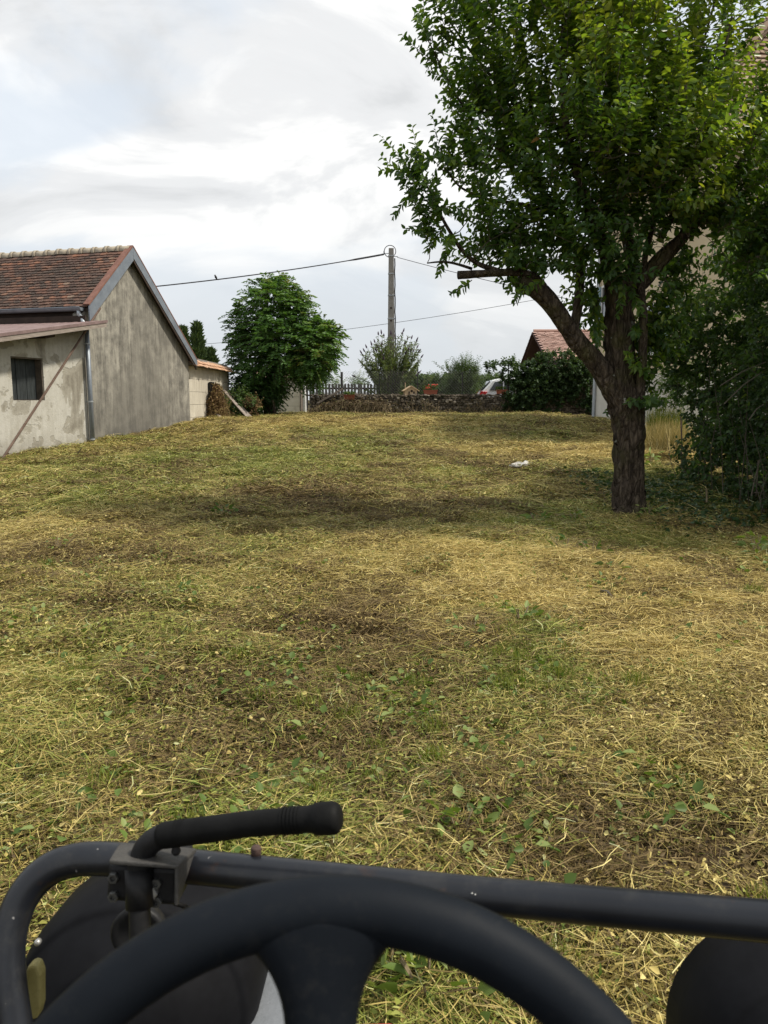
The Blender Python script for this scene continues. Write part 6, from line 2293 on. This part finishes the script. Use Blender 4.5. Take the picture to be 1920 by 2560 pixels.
    # moulded domes over the front wheels
    def dome_part(cx_, cy_, z, rx, ry, rz, roll, name):
        q = MB()
        nu, nv = 40, 18
        c_ = Z(cx_, cy_, z)
        vs_ = []
        prof = [(1.0, -.6), (1.0, -.25), (1.0, 0.0), (.985, .14), (.95, .27), (.925, .33), (.90, .335), (.875, .375), (.80, .52), (.68, .68), (.52, .82), (.34, .92), (.16, .975), (.02, .99)]
        cr, sr = math.cos(roll), math.sin(roll)
        for r__, h_ in prof:
            for k in range(nu):
                t_ = 2 * math.pi * k / nu
                ct, st_ = math.cos(t_), math.sin(t_)
                x, y = r__ * ct, r__ * st_
                x, y = x * rx, y * ry
                x, y = x * cr - y * sr, x * sr + y * cr
                vs_.append(c_ + rt * x + up * y - fw * h_ * rz)
        m_ = len(prof)
        q.add(vs_, [(i * nu + k, i * nu + (k + 1) % nu, (i + 1) * nu + (k + 1) % nu, (i + 1) * nu + k) for i in range(m_ - 1) for k in range(nu)] + [tuple((m_ - 1) * nu + k for k in range(nu)), tuple(range(nu))])
        return q.build(name, dome, mw, True)
    dm = dome_part(352, 2475, 1.22, .189, .168, .16, 0, 'wheel_cover')
    dome_part(2022, 2655, 1.15, .178, .172, .16, R(-6), 'wheel_cover')
    q = MB()
    q.lathe([(.034, -.02), (.038, .0), (.034, .006), (.026, .0)], 24, Matrix.Translation(Z(345, 2335, 1.06)) @ (Matrix((rt, up, -fw)).transposed()).to_4x4())
    q.build('collar', iron, dm, True)
    q = MB()
    q.lathe([(.0045, -.005), (.0045, .001), (.002, .003)], 12, Matrix.Translation(Z(93, 2357, 1.075)) @ (Matrix((rt, up, -fw)).transposed()).to_4x4())
    q.build('rivet', bright, dm, True)
    q = MB()
    pts = [(66, 2420), (78, 2412), (92, 2416), (100, 2440), (100, 2520), (92, 2549), (78, 2552), (66, 2520), (56, 2470)]
    q.prism([Z(x, y, 1.0) for x, y in pts], fw * .02)
    q.build('reflector', yel, mw, bevel=.004)
    # grey foot plate and a red bar underneath
    q = MB()
    q.prism([Z(520, 2330, 1.42), Z(735, 2350, 1.42), Z(745, 2640, 1.12), Z(520, 2640, 1.12)], (0, 0, -.01))
    fp = q.build('foot_plate', grey, mw, bevel=.003)
    cl_ = MB()
    rg = np.random.default_rng(2)
    for k in range(60):
        x, y = rg.uniform(615, 715), rg.uniform(2390, 2560)
        dz = 1.42 - .30 * (y - 2340) / 300
        p = Z(x, y, dz) + Vector((0, 0, .004))
        an = rg.random() * 6.28
        h_ = Vector((math.cos(an), math.sin(an), 0)) * rg.uniform(.006, .014)
        cl_.bar(p - h_, p + h_, .003, .002)
    cl_.build('clippings', M['straw_blade'], fp, kind='stuff')
    q = MB()
    q.bar(Z(880, 2632, 1.1), Z(985, 2628, 1.1), .05, .05)
    q.build('frame_bar', red, mw, bevel=.005)
    # chassis and tyres below the frame carry it all
    q = MB()
    q.box((0, -.25, .42), (.7, .9, .16)); q.box((-.1, .25, .5), (.3, .5, .12))
    q.build('chassis', iron, mw, bevel=.02)
    for sx in (-1, 1):
        q = MB()
        q.lathe([(.10, -.08), (.17, -.085), (.2, -.05), (.2, .05), (.17, .085), (.10, .08)], 28, Matrix.Translation((sx * .5, -.55, .2)) @ Matrix.Rotation(R(90), 4, 'Y'))
        w_ = q.build('wheel', M['rubber'], mw, True)


build_mower()
